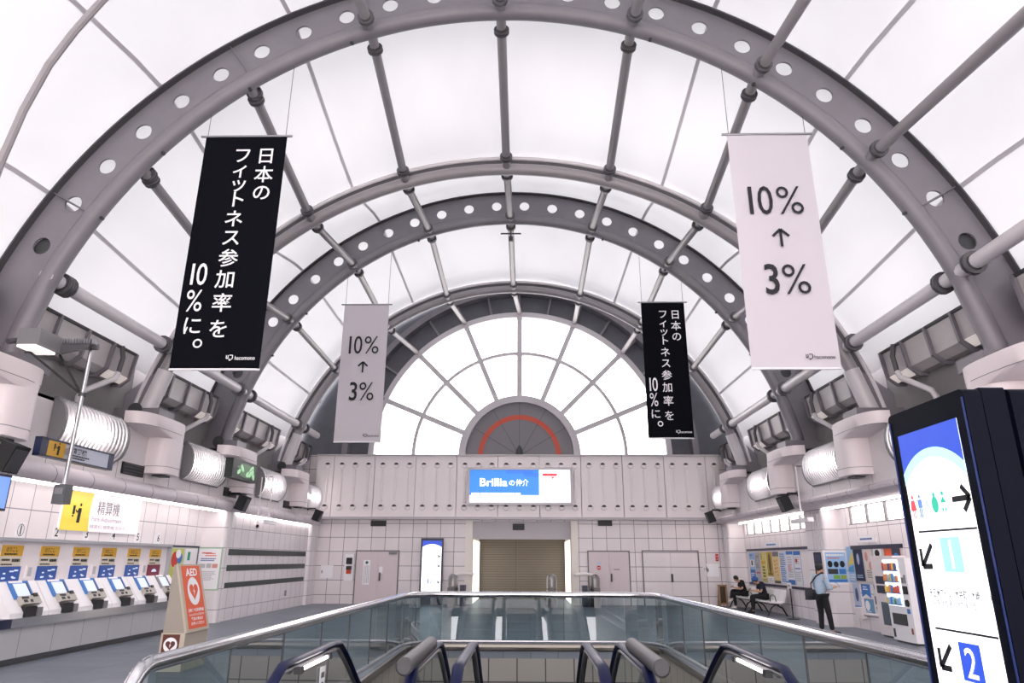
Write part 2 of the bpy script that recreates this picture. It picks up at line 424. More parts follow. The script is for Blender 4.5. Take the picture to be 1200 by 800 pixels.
# end wall with recess
we = thing('wall_end', 'white tiled end wall below the fan window', 'wall', kind='structure')
RX0, RX1, RZ = -1.76, 2.38, 2.58
m = M(); m.bb(-10, RX0, 30, 30.3, 0, 6.1); m.bb(RX1, 10.2, 30, 30.3, 0, 6.1); m.bb(RX0, RX1, 30, 30.3, 3.3, 6.1)
m.build('tile_wall', tile_end, we)
m = M(); m.bb(RX0, RX1, 30.12, 30.35, RZ, 3.4); m.build('header_panel', P('header_paint', '#bdb9bd', 0.5), we)
m = M(); m.bb(RX0 - 0.30, RX0, 29.97, 34.5, 0, 3.4); m.bb(RX1, RX1 + 0.30, 29.97, 34.5, 0, 3.4)
m.build('recess_jamb', P('jamb_tile', '#e9e3dc', 0.45), we)
m = M(); m.bb(RX0, RX1, 30.35, 34.5, 3.0, 3.1); m.build('recess_soffit', white_paint, we)
m = M(); m.bb(RX0, RX1, 34.3, 34.4, 0, 3.0)
sh = m.build('roller_shutter', shutter_m, None); tag(sh, 'closed beige roller shutter at the back of the lit recess', 'shutter')
m = M(); m.bb(-8.55, 8.75, 29.62, 30.05, 3.36, 3.46); m.bb(-8.55, 8.75, 29.62, 30.05, 6.02, 6.08); m.build('fascia_rail', P('rail_paint', '#b2aeb2', 0.4), we)
pn = 0
for k in range(-1, 11):
    x0 = -7.8 + 1.775 * (k - 0); x0 = max(x0, -8.55); x1 = min(-7.8 + 1.775 * (k + 1), 8.75)
    if x1 - x0 < 0.1: continue
    xs0 = -7.8 + 1.775 * k
    m = M(); m.mat(white_paint); m.bb(x0 + 0.012, x1 - 0.012, 29.72, 30.0, 3.46, 6.02)
    for j in range(3):
        x = xs0 + 1.775 * (0.2 + 0.325 * j)
        if x < x0 + 0.1 or x > x1 - 0.1: continue
        inscreen = -2.1 < x < 2.55
        m.mat(white_paint)
        if not inscreen: m.cyl((x, 29.72, 4.06), (x, 29.72, 5.42), 0.055, 10)
        for z in (3.86, 5.62):
            m.mat(white_paint); m.lathe([(0.135, 29.72), (0.135, 29.69), (0.11, 29.665), (0.0, 29.655)], (x, 0, z), 16, 'Y')
            m.mat(dark_grey); m.lathe([(0.10, 29.664), (0.10, 29.650), (0.0, 29.645)], (x, 0, z + 0.01), 12, 'Y', 0.15, PI - 0.15)
    m.build('fascia_panel', None, we)
wb = thing('wall_back_added', 'unseen glazed front added behind the viewer to let in daylight', 'wall', (0, -4.0, 0), kind='structure')  # unseen, added to bring daylight onto the end wall
m = M(); m.bb(-10, 10.4, -0.1, 0.1, 0, 0.3)
for k in range(9): m.bb(-10 + 2.55 * k - 0.06, -10 + 2.55 * k + 0.06, -0.08, 0.08, 0.3, 13.5)
for z in (3.2, 6.4, 9.6): m.bb(-10, 10.4, -0.08, 0.08, z - 0.06, z + 0.06)
m.build('mullion', mid_grey, wb); m = M(); m.bb(-10, 10.4, -0.01, 0.0, 0.3, 13.5); m.build('glazing', clear, wb)

# stairwell walls
ws = thing('wall_stairwell', 'grey tiled walls of the escalator well', 'wall', kind='structure')
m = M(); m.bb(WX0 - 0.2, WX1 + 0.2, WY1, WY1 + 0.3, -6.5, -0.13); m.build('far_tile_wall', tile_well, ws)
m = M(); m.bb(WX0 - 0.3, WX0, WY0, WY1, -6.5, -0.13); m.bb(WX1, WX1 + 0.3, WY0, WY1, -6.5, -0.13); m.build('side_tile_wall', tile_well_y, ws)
m = M(); m.bb(WX0 - 0.3, WX1 + 0.3, WY0, WY1 + 0.3, -6.6, -6.5); m.build('lower_landing', floor_m, ws)
path = [(WX0 + 0.02, 5.2), (WX0 + 0.02, WY1 - 0.75)] + [(WX0 + 0.02 + 0.7 * (1 - cos(t)), WY1 - 0.75 + 0.7 * sin(t)) for t in (0.4, 0.8, 1.2, PI / 2)] + \
       [(WX1 - 0.02 - 0.7 * (1 - cos(t)), WY1 - 0.75 + 0.7 * sin(t)) for t in (PI / 2, 1.2, 0.8, 0.4, 0)] + [(WX1 - 0.02, 5.2)]
tr = M()
pin = [(x, y, -0.07) for x, y in path]
tr.tube(pin, 0.07, 8, True, sq=(0.03, 0.075), up=(0, 0, 1)); tr.build('edge_trim', P('dark_steel_trim', '#6f6c68', 0.3, 0.8), ws)
# ------------------------------------------------------------------ balustrade of the well
bal = thing('glass_balustrade', 'glass balustrade with chrome rail around the escalator well', 'balustrade', (0.65, 11, 0))
def gp(z):
    L0, R0 = -2.14, 3.50
    pts = [(-2.30, 5.55), (-2.14, 15.6)] + [(-2.14 + 0.75 * (1 - cos(t)), 15.6 + 0.9 * sin(t)) for t in (0.3, 0.6, 0.9, 1.2, PI / 2)] + \
          [(3.46 - 0.75 * (1 - cos(t)), 15.65 + 0.9 * sin(t)) for t in (PI / 2, 1.2, 0.9, 0.6, 0.3)] + [(3.46, 15.6), (3.68, 5.55)]
    return [Vector((x - 0.65, y - 11, z)) for x, y in pts]
top = gp(1.0)
r_ = M(); a, b = top[0], top[-1]
arc0 = [a + Vector((0, -0.28 * sin(t), -0.28 * (1 - cos(t)))) for t in (PI / 2, 1.2, 0.9, 0.6, 0.3)]
arc1 = [b + Vector((0, -0.28 * sin(t), -0.28 * (1 - cos(t)))) for t in (0.3, 0.6, 0.9, 1.2, PI / 2)]
r_.tube([arc0[0] - Vector((0, 0, 0.70))] + arc0 + top + arc1 + [arc1[-1] - Vector((0, 0, 0.70))], 0.06, 14, True, sq=(0.062, 0.055), up=(1, 0, 0))
r_.build('top_rail', chrome, bal, True)
g = M(); g2 = M(); lo, hi = gp(0.02), gp(0.95)
for i in range(len(lo) - 1):
    d = (lo[i + 1] - lo[i]); n = Vector((-d.y, d.x, 0)).normalized() * 0.006
    seg = max(1, int(d.length / 1.35))
    for k in range(seg):
        a = lo[i] + d * (k / seg) + (d.normalized() * 0.006 if seg > 1 else d * 0); b = lo[i] + d * ((k + 1) / seg) - (d.normalized() * 0.006 if seg > 1 else d * 0); hz = Vector((0, 0, 0.93))
        q = M(); q.add([a + n, b + n, b + n + hz, a + n + hz], [(0, 1, 2, 3)])
        if seg > 1: q.build('glass_panel', glass, bal)
        else: (g if i < len(lo) / 2 else g2).merge(M().mat(glass).add([a + n, b + n, b + n + hz, a + n + hz], [(0, 1, 2, 3)]))
g.build('corner_glass', None, bal); g2.build('corner_glass', None, bal)
bs = M(); bs.tube(gp(0.02), 0.03, 8, True, sq=(0.025, 0.03), up=(0, 0, 1)); bs.build('base_channel', satin, bal)
jt = M()
for i in (0, len(lo) - 2, 6):
    d = lo[i + 1] - lo[i]; seg = max(1, int(d.length / 1.35))
    for k in range(1, seg): p = lo[i] + d * (k / seg); jt = M(); jt.box(p + Vector((0, 0, 0.465)), (0.012, 0.012, 0.93)); jt.build('glass_joint', dark_grey, bal)

# ------------------------------------------------------------------ ROOF
cg = thing('ceiling', 'translucent white membrane roof of the barrel vault', 'roof', kind='structure')
stations = []
for k in range(-4, 3): stations.append((YA + k * S if k > -4 else -4.0, k & 1))
stations += [(YD, 3), (30.15, 2)]
mem = M(); nT = 64; T0, T1 = -1.26, 1.26; vs = []; ny = 4
rows = []
for (ya, ka), (yb, kb) in zip(stations[:-1], stations[1:]):
    for j in range(ny): rows.append((ya, ka, yb, kb, j / ny))
rows.append((stations[-2][0], stations[-2][1], stations[-1][0], stations[-1][1], 1.0))
OFF = {0: (1.02, EB), 1: (0.42, EBV), 2: (1.15, EB), 3: (0.42, EBD)}
def mem_pt(ya, ka, yb, kb, t, th, inset=0.0):
    s_ = t * t * (3 - 2 * t) * 0.5 + t * 0.5
    pa = ell(th, OFF[ka][0] - inset, OFF[ka][1]); pb = ell(th, OFF[kb][0] - inset, OFF[kb][1])
    return (pa[0] + (pb[0] - pa[0]) * s_, ya + (yb - ya) * t, pa[1] + (pb[1] - pa[1]) * s_)
for r in rows:
    for i in range(nT + 1): vs.append(mem_pt(*r, T0 + (T1 - T0) * i / nT))
N1 = nT + 1
mem.add(vs, [(j * N1 + i, j * N1 + i + 1, (j + 1) * N1 + i + 1, (j + 1) * N1 + i) for j in range(len(rows) - 1) for i in range(nT)])
mem.build('membrane', membrane_mat(), cg, True)
seam_m = bpy.data.materials.new('seam_cloth'); seam_m.use_nodes = True
_n = seam_m.node_tree; _n.nodes.clear(); _o = _n.nodes.new('ShaderNodeOutputMaterial'); _a = _n.nodes.new('ShaderNodeBsdfDiffuse'); _b = _n.nodes.new('ShaderNodeBsdfTranslucent'); _m = _n.nodes.new('ShaderNodeMixShader')
_a.inputs[0].default_value = (0.66, 0.64, 0.66, 1); _b.inputs[0].default_value = (0.66, 0.64, 0.66, 1); _m.inputs[0].default_value = 0.112
_n.links.new(_a.outputs[0], _m.inputs[1]); _n.links.new(_b.outputs[0], _m.inputs[2]); _n.links.new(_m.outputs[0], _o.inputs[0])
for k in (-3.5, -2.5, -1.5, 1.5, 2.5, 3.5):
    kl = int(math.floor(k)); th = (TH[kl] + TH[kl + 1]) / 2
    q = M(); vs = []
    for r in rows:
        for dth in (-0.0045, 0.0045): vs.append(mem_pt(*r, th + dth, 0.03))
    q.add(vs, [(2 * j, 2 * j + 1, 2 * j + 3, 2 * j + 2) for j in range(len(rows) - 1)])
    q.build('membrane_seam', seam_m, cg)

def clamp(m, p, d, r=0.20):
    d = d.normalized(); p = Vector(p)
    m.cyl(p - d * 0.05, p - d * 0.015, r, 14); m.cyl(p + d * 0.015, p + d * 0.05, r, 14); m.cyl(p - d * 0.09, p + d * 0.09, r * 0.7, 12)
def deep_arch(y, label):
    t = thing('arch_rib', label, 'roof arch', (0, y, 0), 0, 'perforated roof arches')
    tm = 1.385
    b = M(); b.tube(arc_pts(0, 0, EB, -tm, tm, 90), 0.17, 14, True, up=(0, 1, 0)); b.build('tube_chord', steel_grey, t, True)
    web = M(); dth = TH[4] / 12; o0, o1, th_ = 0.10, 0.93, 0.02
    oc, hr = 0.50, 0.165
    cells = [(n + 0.5) * dth for n in range(-12, 12)]
    def pt(th, off, yy): x, z = ell(th, off); return (x, yy, z)
    for c in cells:
        nn = 24; bd, hl = [], []
        hw = dth / 2; R = EA + oc
        for k in range(nn):
            a = 2 * PI * k / nn + PI / 4; ca, sa = cos(a), sin(a); m_ = max(abs(ca), abs(sa))
            u, v = ca / m_, sa / m_
            bd.append((c + u * hw, oc + (v * (o1 - oc) if v > 0 else v * (oc - o0))))
            hl.append((c + ca * hr / R, oc + sa * hr))
        vs = [pt(q[0], q[1], yy) for yy in (-th_, th_) for q in bd + hl]
        fs = []
        for sd in (0, 1):
            o = sd * 2 * nn
            for k in range(nn): k2 = (k + 1) % nn; fs.append((o + k, o + k2, o + nn + k2, o + nn + k))
        for k in range(nn): k2 = (k + 1) % nn; fs.append((nn + k, nn + k2, 3 * nn + k2, 3 * nn + k))
        web.add(vs, fs)
    for s_ in (-1, 1):   # solid foot of the web
        ths = [TH[4] + (tm + 0.02 - TH[4]) * i / 6 for i in range(7)]
        vs = [pt(s_ * q, off, yy) for q in ths for (off, yy) in ((o0, -th_), (o1 + 0.1, -th_), (o1 + 0.1, th_), (o0, th_))]
        web.add(vs, [(4 * i + a, 4 * i + (a + 1) % 4, 4 * i + 4 + (a + 1) % 4, 4 * i + 4 + a) for i in range(6) for a in range(4)])
    web.build('perforated_web', steel_grey, t)
    for s_ in (-1, 1):
        cx, cz = ell(s_ * 11.5 * dth, oc); q = M(); q.cyl((cx, 0.06, cz), (cx, 0.10, cz), 0.2, 20); q.build('dark_backing', dark_grey, t)  # dark discs added behind the outermost holes so no light shows through
    fl = M(); n = 80; vs = []
    for i in range(n + 1):
        q = -tm + 2 * tm * i / n
        vs += [pt(q, o1, -0.16), pt(q, o1 + 0.03, -0.16), pt(q, o1 + 0.03, 0.16), pt(q, o1, 0.16)]
    fl.add(vs, [(4 * i + a, 4 * i + (a + 1) % 4, 4 * i + 4 + (a + 1) % 4, 4 * i + 4 + a) for i in range(n) for a in range(4)])
    fl.build('outer_flange', steel_dark, t)
    for k in (-3.5, -2, -1, 0, 1, 2, 3.5):
        q = math.copysign(TH[4] / 4 * abs(k), k) if k else 0.0
        st = M(); hw = 0.008 / EA
        vs = [pt(q + d, off, yy) for d in (-hw, hw) for (off, yy) in ((o0, -0.09), (o1, -0.09), (o1, 0.09), (o0, 0.09))]
        st.add(vs, [(0, 1, 2, 3), (4, 5, 6, 7)] + [(a, (a + 1) % 4, 4 + (a + 1) % 4, 4 + a) for a in range(4)])
        st.build('stiffener', steel_grey, t)
    for s_ in (-1, 1):
        for q in (0.36, 0.62, 0.86, 1.05):
            lg = M(); x, z = ell(s_ * q, -0.22); x2, z2 = ell(s_ * q, -0.14); lg.cyl((x, -0.02, z), (x2, -0.02, z2), 0.035, 8); lg.build('lug', dark_grey, t)
    return t
def valley_arch(y, label, EBV=EBV):
    t = thing('arch_rib', label, 'roof arch', (0, y, 0), 0, 'slim roof arches')
    tm = 1.36
    b = M(); b.tube(arc_pts(0, 0, EBV, -tm, tm, 90), 0.155, 14, True, up=(0, 1, 0)); b.build('tube_chord', steel_pipe, t, True)
    b = M(); b.tube(arc_pts(0, 0.33, EBV, -tm, tm, 90), 0.06, 10, True, up=(0, 1, 0)); b.build('membrane_pipe', white_pipe, t, True)
    n = 80; pl = M(); vs = []
    for i in range(n + 1):
        q = -tm + 2 * tm * i / n
        for (off, yy) in ((0.12, -0.01), (0.30, -0.01), (0.30, 0.01), (0.12, 0.01)):
            x, z = ell(q, off, EBV); vs.append((x, yy, z))
    pl.add(vs, [(4 * i + a, 4 * i + (a + 1) % 4, 4 * i + 4 + (a + 1) % 4, 4 * i + 4 + a) for i in range(n) for a in range(4)])
    pl.build('fin_plate', steel_dark, t)
    return t
ARCH = [deep_arch(YA, 'largest roof arch, round holes in its grey web, carrying the near banners'), valley_arch(YB, 'slim tubular roof arch between the two perforated arches'),
        deep_arch(YC, 'smaller perforated roof arch carrying the far banners'), valley_arch(YD, 'slim tubular roof arch closest to the fan window', EBD)]
# purlins along the vault
ST = {'A': (YA, EB), 'B': (YB, EBV), 'C': (YC, EB), 'D': (YD, EBD), 'E': (30.0, EBV + 0.1)}
PN = {-4: 'lowest roof pipe on the ticket machine side, pale and thick', -3: 'roof pipe second up from the ticket machine side', -2: 'roof pipe third up from the ticket machine side',
      -1: 'roof pipe just beside the crown pipe on the ticket machine side', 0: 'central roof pipe along the crown of the vault', 1: 'roof pipe just beside the crown pipe on the vending machine side',
      2: 'roof pipe third up from the vending machine side', 3: 'roof pipe second up from the vending machine side', 4: 'lowest roof pipe on the vending machine side, pale and thick'}
for k in range(-4, 5):
    th = TH[k]; r = 0.135 if abs(k) == 4 else 0.105
    t = thing('purlin_pipe', PN[k], 'roof pipe', (0, YA, 0), 0, 'roof pipes along the vault')
    pts = []
    if k not in (-2, -3, -4): pts.append((YA - S, EBV if abs(k) < 4 else EB))
    else: pts.append((YA - 0.12, EB))
    pts += [ST[q] for q in 'ABCDE'] if abs(k) < 4 else [(v[0], EB) for v in ST.values()][:4] + [(28.6, EB)]
    P3 = [Vector((ell(th, 0, b)[0], yy - YA, ell(th, 0, b)[1])) for yy, b in pts]
    if abs(k) < 4: P3[-1] = Vector((0.22 + 6.62 * sin(k * PI / 8), 29.86 - YA, 6.06 + 6.62 * cos(k * PI / 8)))
    m = M(); m.tube(P3, r, 12, True); m.build('pipe', white_pipe if abs(k) == 4 else steel_pipe, t, True)
    for i, p in enumerate(P3):
        yy = pts[i][0]
        if not (YA - 0.2 < yy < 28): continue
        for sgn, j in ((-1, i - 1), (1, i + 1)):
            if j < 0 or j >= len(P3): continue
            if k in (-2, -3, -4) and sgn < 0 and i <= 1: continue
            d = (P3[j] - p).normalized()
            q = M(); clamp(q, p + d * 0.46, d, 0.165 if abs(k) < 4 else 0.215); q.build('pipe_clamp', P('clamp_grey', '#5b595d', 0.4, 0.3), t, True)
    if k == 0:
        q = M(); c = P3[3] + Vector((0, 0.55, -0.25)); q.box(c, (0.05, 0.05, 0.35)); q.box(c + Vector((0, 0, -0.2)), (0.14, 0.1, 0.16)); q.box(c, (0.7, 0.04, 0.04)); q.build('bracket', dark_grey, t)
m = M(); cp = [(-7.16 + 0.2 * 0, 9.8, 11.4), (-7.5, 9.8, 10.75), (-7.8, 9.8, 10.0), (-8.04, 9.8, 9.1), (-8.24, 9.8, 7.95), (-8.32, 9.8, 6.9)]
cp = [(-5.0, 8.4, 11.3), (-5.55, 8.4, 10.72), (-6.05, 8.4, 10.0), (-6.37, 8.4, 9.42), (-6.64, 8.4, 8.80), (-6.85, 8.4, 8.0), (-6.99, 8.4, 7.1), (-7.08, 8.4, 5.9), (-7.3, 8.4, 5.35), (-8.0, 8.4, 4.85), (-8.62, 8.4, 4.68)]
m.tube(cp, 0.055, 8); o = m.build('edge_pipe', steel_pipe, None, True); tag(o, 'thin curved pipe under the membrane outside the largest arch', 'roof pipe')

# fan window
XW, ZW, Y0 = 0.22, 6.06, 30.0
fw = thing('window_1', 'half-round fan window above the end wall', 'window', (XW, Y0, ZW), kind='structure')
def half_ring(m, r0, r1, y0, y1, n=48, a0=0.0, a1=PI):
    vs = []
    for i in range(n + 1):
        a = a0 + (a1 - a0) * i / n
        vs += [(r0 * cos(a), y0, r0 * sin(a)), (r1 * cos(a), y0, r1 * sin(a)), (r1 * cos(a), y1, r1 * sin(a)), (r0 * cos(a), y1, r0 * sin(a))]
    m.add(vs, [(4 * i + a, 4 * i + (a + 1) % 4, 4 * i + 4 + (a + 1) % 4, 4 * i + 4 + a) for i in range(n) for a in range(4)] + [(0, 1, 2, 3), (4 * n, 4 * n + 1, 4 * n + 2, 4 * n + 3)])
m = M(); n = 64; vs = []
for i in range(n + 1):
    a = PI * i / n; ro = 11.0
    vs += [(6.45 * cos(a), 0.25, 6.45 * sin(a)), (ro * cos(a), 0.25, ro * sin(a))]
m.add(vs, [(2 * i, 2 * i + 1, 2 * i + 3, 2 * i + 2) for i in range(n)]); m.build('ring_wall', ring_dark, fw)
m = M(); half_ring(m, 6.38, 6.62, -0.15, 0.28, 64); m.build('outer_rim', frame_grey, fw, True)
m = M(); half_ring(m, 7.50, 7.75, -0.3, 0.24, 64); m.build('ring_soffit', steel_grey, fw, True)
for i in range(1, 16):
    a = PI * i / 16; R = Matrix.Rotation(-a, 3, 'Y')
    q = M(); q.box(R @ Vector((7.06, 0.1, 0)), (0.88, 0.28, 0.08), R); q.build('ring_post', steel_grey, fw)
for k in range(-3, 4):
    a = PI / 2 - k * PI / 8; R = Matrix.Rotation(-a, 3, 'Y')
    q = M(); q.box(R @ Vector((4.5, 0.0, 0)), (3.9, 0.22, 0.21 if k else 0.23), R); q.build('glazing_bar', frame_grey, fw)
m = M(); half_ring(m, 4.58, 4.72, -0.08, 0.12, 64); m.build('middle_arc', frame_grey, fw, True)
for k in range(8):
    for (r0, r1) in ((2.6, 4.62), (4.7, 6.42)):
        q = M(); a0, a1 = PI * k / 8, PI * (k + 1) / 8; vs = []
        for i in range(9):
            a = a0 + (a1 - a0) * i / 8; vs += [(r0 * cos(a), 0.05, r0 * sin(a)), (r1 * cos(a), 0.05, r1 * sin(a))]
        q.add(vs, [(2 * i, 2 * i + 1, 2 * i + 3, 2 * i + 2) for i in range(8)]); q.build('pane', clear, fw)
hb = M(); vs = [(2.64 * cos(PI * i / 40), -0.1, 2.64 * sin(PI * i / 40)) for i in range(41)]; hb.prism([(v[0], v[2]) for v in vs], 'Y', -0.05, 0.1); ho = hb.build('hub_disc', hub_grey, fw)
q = M(); half_ring(q, 2.36, 2.66, -0.22, 0.0, 40); q.build('hub_rim', frame_grey, ho, True)
q = M(); half_ring(q, 1.60, 1.81, -0.062, -0.05, 40); q.build('red_band', red_arc, ho)
q = M()
for a in (0.55, 1.05, PI / 2, PI - 1.05, PI - 0.55): R = Matrix.Rotation(-a, 3, 'Y'); q.box(R @ Vector((1.2, -0.056, 0)), (2.3, 0.012, 0.015), R)
q.build('seam_line', dark_grey, ho)
q = M(); q.lathe([(0.16, 0), (0.13, 0.2), (0.05, 0.38), (0, 0.42)], (0, -0.25, 0.02), 12); q.build('centre_cone', dark_grey, ho, True)

# ------------------------------------------------------------------ side wall furniture, bay by bay
BAYS = [YA - S / 2, YA + S / 2, YA + 1.5 * S, YA + 2.5 * S + 0.5, 28.3]
AY = [YA, YB, YC, YD]
side = [('l', LEFT, -1, 'ticket machine'), ('r', RIGHT, 1, 'vending machine')]
ORD = ['nearest', 'second', 'third', 'fourth and farthest']
# ribbed wall lamps
def wall_lamp():
    t = thing('wall_lamp', 'x', 'wall lamp')
    L, H, D = 2.15, 0.95, 0.29
    m = M()
    for s_ in (-1, 1):
        prof = [(0.0, -H / 2)] + [(D * sin(PI * i / 10) * 1.0, -H / 2 * cos(PI * i / 10)) for i in range(1, 10)] + [(0.0, H / 2)]
        m = M(); m.prism([(p[0] + 0.02, p[1]) for p in prof], 'Y', s_ * L / 2 - 0.04, s_ * L / 2 + 0.04); m.build('end_cap', mid_grey, t)
    m = M(); m.bb(0.0, 0.05, -L / 2, L / 2, -H / 2, H / 2); m.build('back_plate', cab_paint, t)
    m = M()
    for i in range(1, 17):
        yy = -L / 2 + L * i / 17
        m.tube([(0.03 + D * sin(PI * q / 12), yy, -H / 2 * cos(PI * q / 12)) for q in range(13)], 0.018, 6)
    m.build('rib_cage', P('rib_silver', '#c9c9cc', 0.3, 0.6), t, True)
    m = M()
    for z in (-H / 2, H / 2): m = M(); m.cyl((0.05, -L / 2, z), (0.05, L / 2, z), 0.035, 8); m.build('edge_rail', mid_grey, t)
    m = M(); m.tube([(0.13, -L * 0.28, 0), (0.13, L * 0.28, 0)], 0.105, 14); m.build('lamp_body', lamp_light, t, True)
    m = M(); vs = []
    for i in range(13):
        for yy in (-L / 2, L / 2): vs.append((0.02 + (D - 0.03) * sin(PI * i / 12), yy, -(H / 2 - 0.02) * cos(PI * i / 12)))
    m.add(vs, [(2 * i, 2 * i + 1, 2 * i + 3, 2 * i + 2) for i in range(12)]); m.build('lens', lens_glass, t, True)
    return t
proto = None
for tagc, rz, sx, sn in side:
    for i, yb in enumerate((13.72, 18.95, 24.1, 28.75) if sx < 0 else (13.7, 18.35, 23.4, 28.15)):
        lab = f'{ORD[i]} ribbed half-round wall lamp above the {sn} wall'
        loc = (sx * 8.5, yb, 4.20)
        if proto is None: proto = wall_lamp(); proto.location = loc; proto['label'] = lab; proto['group'] = 'ribbed wall lamps'; o = proto
        else: o = dup(proto, loc, rz, lab, 'ribbed wall lamps')
# rounded white cabinets under the arch feet
def cabinet(s_):
    t = thing('round_cabinet', 'x', 'cabinet')
    def dshape(dep, hw, e=2.6, n=14, yc=0.0):
        pts = []
        for i in range(n + 1):
            a = -PI / 2 + PI * i / n
            pts.append((dep * abs(cos(a)) ** (2 / e), yc + hw * math.copysign(abs(sin(a)) ** (2 / e), sin(a))))
        return pts
    m = M(); m.prism(dshape(0.515, 0.46, 3.4, 18, s_ * 0.48), 'Z', -0.58, 0.42); m.build('body', cab_paint, t, True)
    m = M(); m.prism(dshape(0.52, 0.465, 3.4, 18, s_ * 0.48), 'Z', -0.42, -0.408); m.build('seam', mid_grey, t, True)
    m = M()
    lid = dshape(0.54, 1.10, 3.0, 18); lidb = dshape(0.52, 0.56, 3.0, 18, s_ * 0.42); n = len(lid)
    m.add([(x, y, 0.68) for x, y in lid] + [(x, y, 0.40) for x, y in lid] + [(x * 0.985, y, 0.26) for x, y in lidb],
          [tuple(range(n)), tuple(range(3 * n - 1, 2 * n - 1, -1))] + [(j * n + i, j * n + i + 1, (j + 1) * n + i + 1, (j + 1) * n + i) for j in (0, 1) for i in range(n - 1)] + [(0, n, 2 * n, 3 * n - 1, 2 * n - 1, n - 1)])
    m.build('lid', cab_paint, t, True)
    m = M(); m.prism(dshape(0.545, 1.105, 3.0, 18), 'Z', 0.395, 0.405); m.build('lid_seam', mid_grey, t, True)
    m = M(); m.bb(0.08, 0.32, s_ * 0.48 - 0.2, s_ * 0.48 + 0.2, -0.62, -0.58); m.build('vent_plate', dark_grey, t)
    return t
for tagc, rz, sx, sn in side:
    proto = None
    for i, ya in enumerate((YA - 0.85, YB - 0.12, YC + 0.1, YD)):
        lab = f'{ORD[i]} rounded white cabinet below an arch foot, {sn} side'
        loc = (sx * 8.5, ya, 4.24)
        if proto is None: proto = cabinet(-sx); proto.location = loc; proto.rotation_euler = (0, 0, rz); proto['label'] = lab; proto['group'] = 'rounded wall cabinets'
        else: dup(proto, loc, rz, lab, 'rounded wall cabinets')
# arch shoes
def shoe(b):
    t = thing('arch_shoe', 'x', 'arch support')
    m = M(); m.bb(-0.9, 0.30, -0.36, 0.36, 0.26, 0.50); m.build('base_block', steel_grey, t)
    xs = lambda th: 8.5 - ell(th, 0, b)[0]
    deep = b == EB
    p0 = (xs(1.36), 0, ell(1.36, 0, b)[1] - 4.66); p1 = (xs(1.20), 0, ell(1.20, 0, b)[1] - 4.66)
    m = M(); r_ = 0.178 if deep else 0.2
    m.tube([(p0[0] + 0.03, 0, 0.50), p0, tuple(p0[i] + (p1[i] - p0[i]) * 0.8 for i in range(3))], [r_ + 0.01, r_, r_ - 0.005], 14); m.build('foot_tube', steel_grey if deep else white_pipe, t, True)
    m = M(); m.prism([(p1[0] - 0.02, p1[2] - 0.05), (p0[0], 0.48), (-0.88, 0.48), (-0.88, 0.85)], 'Y', -0.03, 0.03); m.build('gusset', steel_grey, t)
    m = M(); m.lathe([(0.17, -0.44), (0.17, -0.42)], (-0.25, 0, 0.44), 14, 'Y'); m.lathe([(0.0, -0.45), (0.17, -0.44)], (-0.25, 0, 0.44), 14, 'Y'); m.build('pin_plate', dark_grey, t)
    return t
for b, idx in ((EB, (0, 2)), (EBV, (1,)), (EBD, (3,))):
    proto = None
    for tagc, rz, sx, sn in side:
        for i in idx:
            lab = f'{ORD[i]} steel arch foot standing on a cabinet, {sn} side'
            loc = (sx * 8.5, AY[i], 4.66)
            if proto is None: proto = shoe(b); proto.location = loc; proto['label'] = lab; proto['group'] = 'steel arch feet'
            else: dup(proto, loc, rz, lab, 'steel arch feet')
# gutter boxes between the feet
gut_m = P('gutter_paint', '#b5b0b1', 0.4, noise=0.14, nscale=3)
def gutter(L):
    t = thing('gutter_box', 'x', 'gutter')
    prof = [(-0.35, 1.72), (-0.45, 1.16), (-0.62, 1.03), (-0.85, 1.03), (-0.85, 1.72)]
    m = M(); m.prism(prof, 'Y', -L / 2, L / 2); m.build('trough', gut_m, t)
    m = M(); m.bb(-0.37, -0.31, -L / 2, L / 2, 1.70, 1.76); m.build('edge_strip', dark_grey, t)
    n = 4
    for i in range(n + 1):
        yy = -L / 2 + 0.04 + (L - 0.08) * i / n
        q = M(); q.prism([(-0.28, 1.74), (-0.37, 1.14), (-0.58, 0.95), (-0.85, 0.95), (-0.85, 1.05), (-0.6, 1.05), (-0.43, 1.18), (-0.36, 1.74)], 'Y', yy - 0.035, yy + 0.035)
        q.build('rib', steel_grey, t)
    for i in (0, n - 1):
        yy = -L / 2 + (i + 0.5) * (L / n)
        q = M(); q.prism([(-0.44, 1.16), (-0.62, 1.015), (-0.60, 1.005), (-0.42, 1.14)], 'Y', yy - 0.4, yy + 0.4); q.build('pale_flap', flap_glow, t)
    return t
proto = None; NB = ['nearest', 'second', 'third', 'fourth', 'farthest']
for tagc, rz, sx, sn in side:
    for i, yb in enumerate(BAYS):
        loc = (sx * 8.5, yb - 0.18, 4.66)
        lab = f'{NB[i]} ribbed grey gutter length between arch feet, {sn} side'
        if proto is None: proto = gutter(S - 0.80); proto.location = loc; proto['label'] = lab; proto['group'] = 'ribbed gutters'
        else:
            o = dup(proto, loc, rz, lab, 'ribbed gutters')
            if i == 4: o.scale = (1, 0.78, 1)
            if i == 3: o.scale = (1, 1.16, 1)
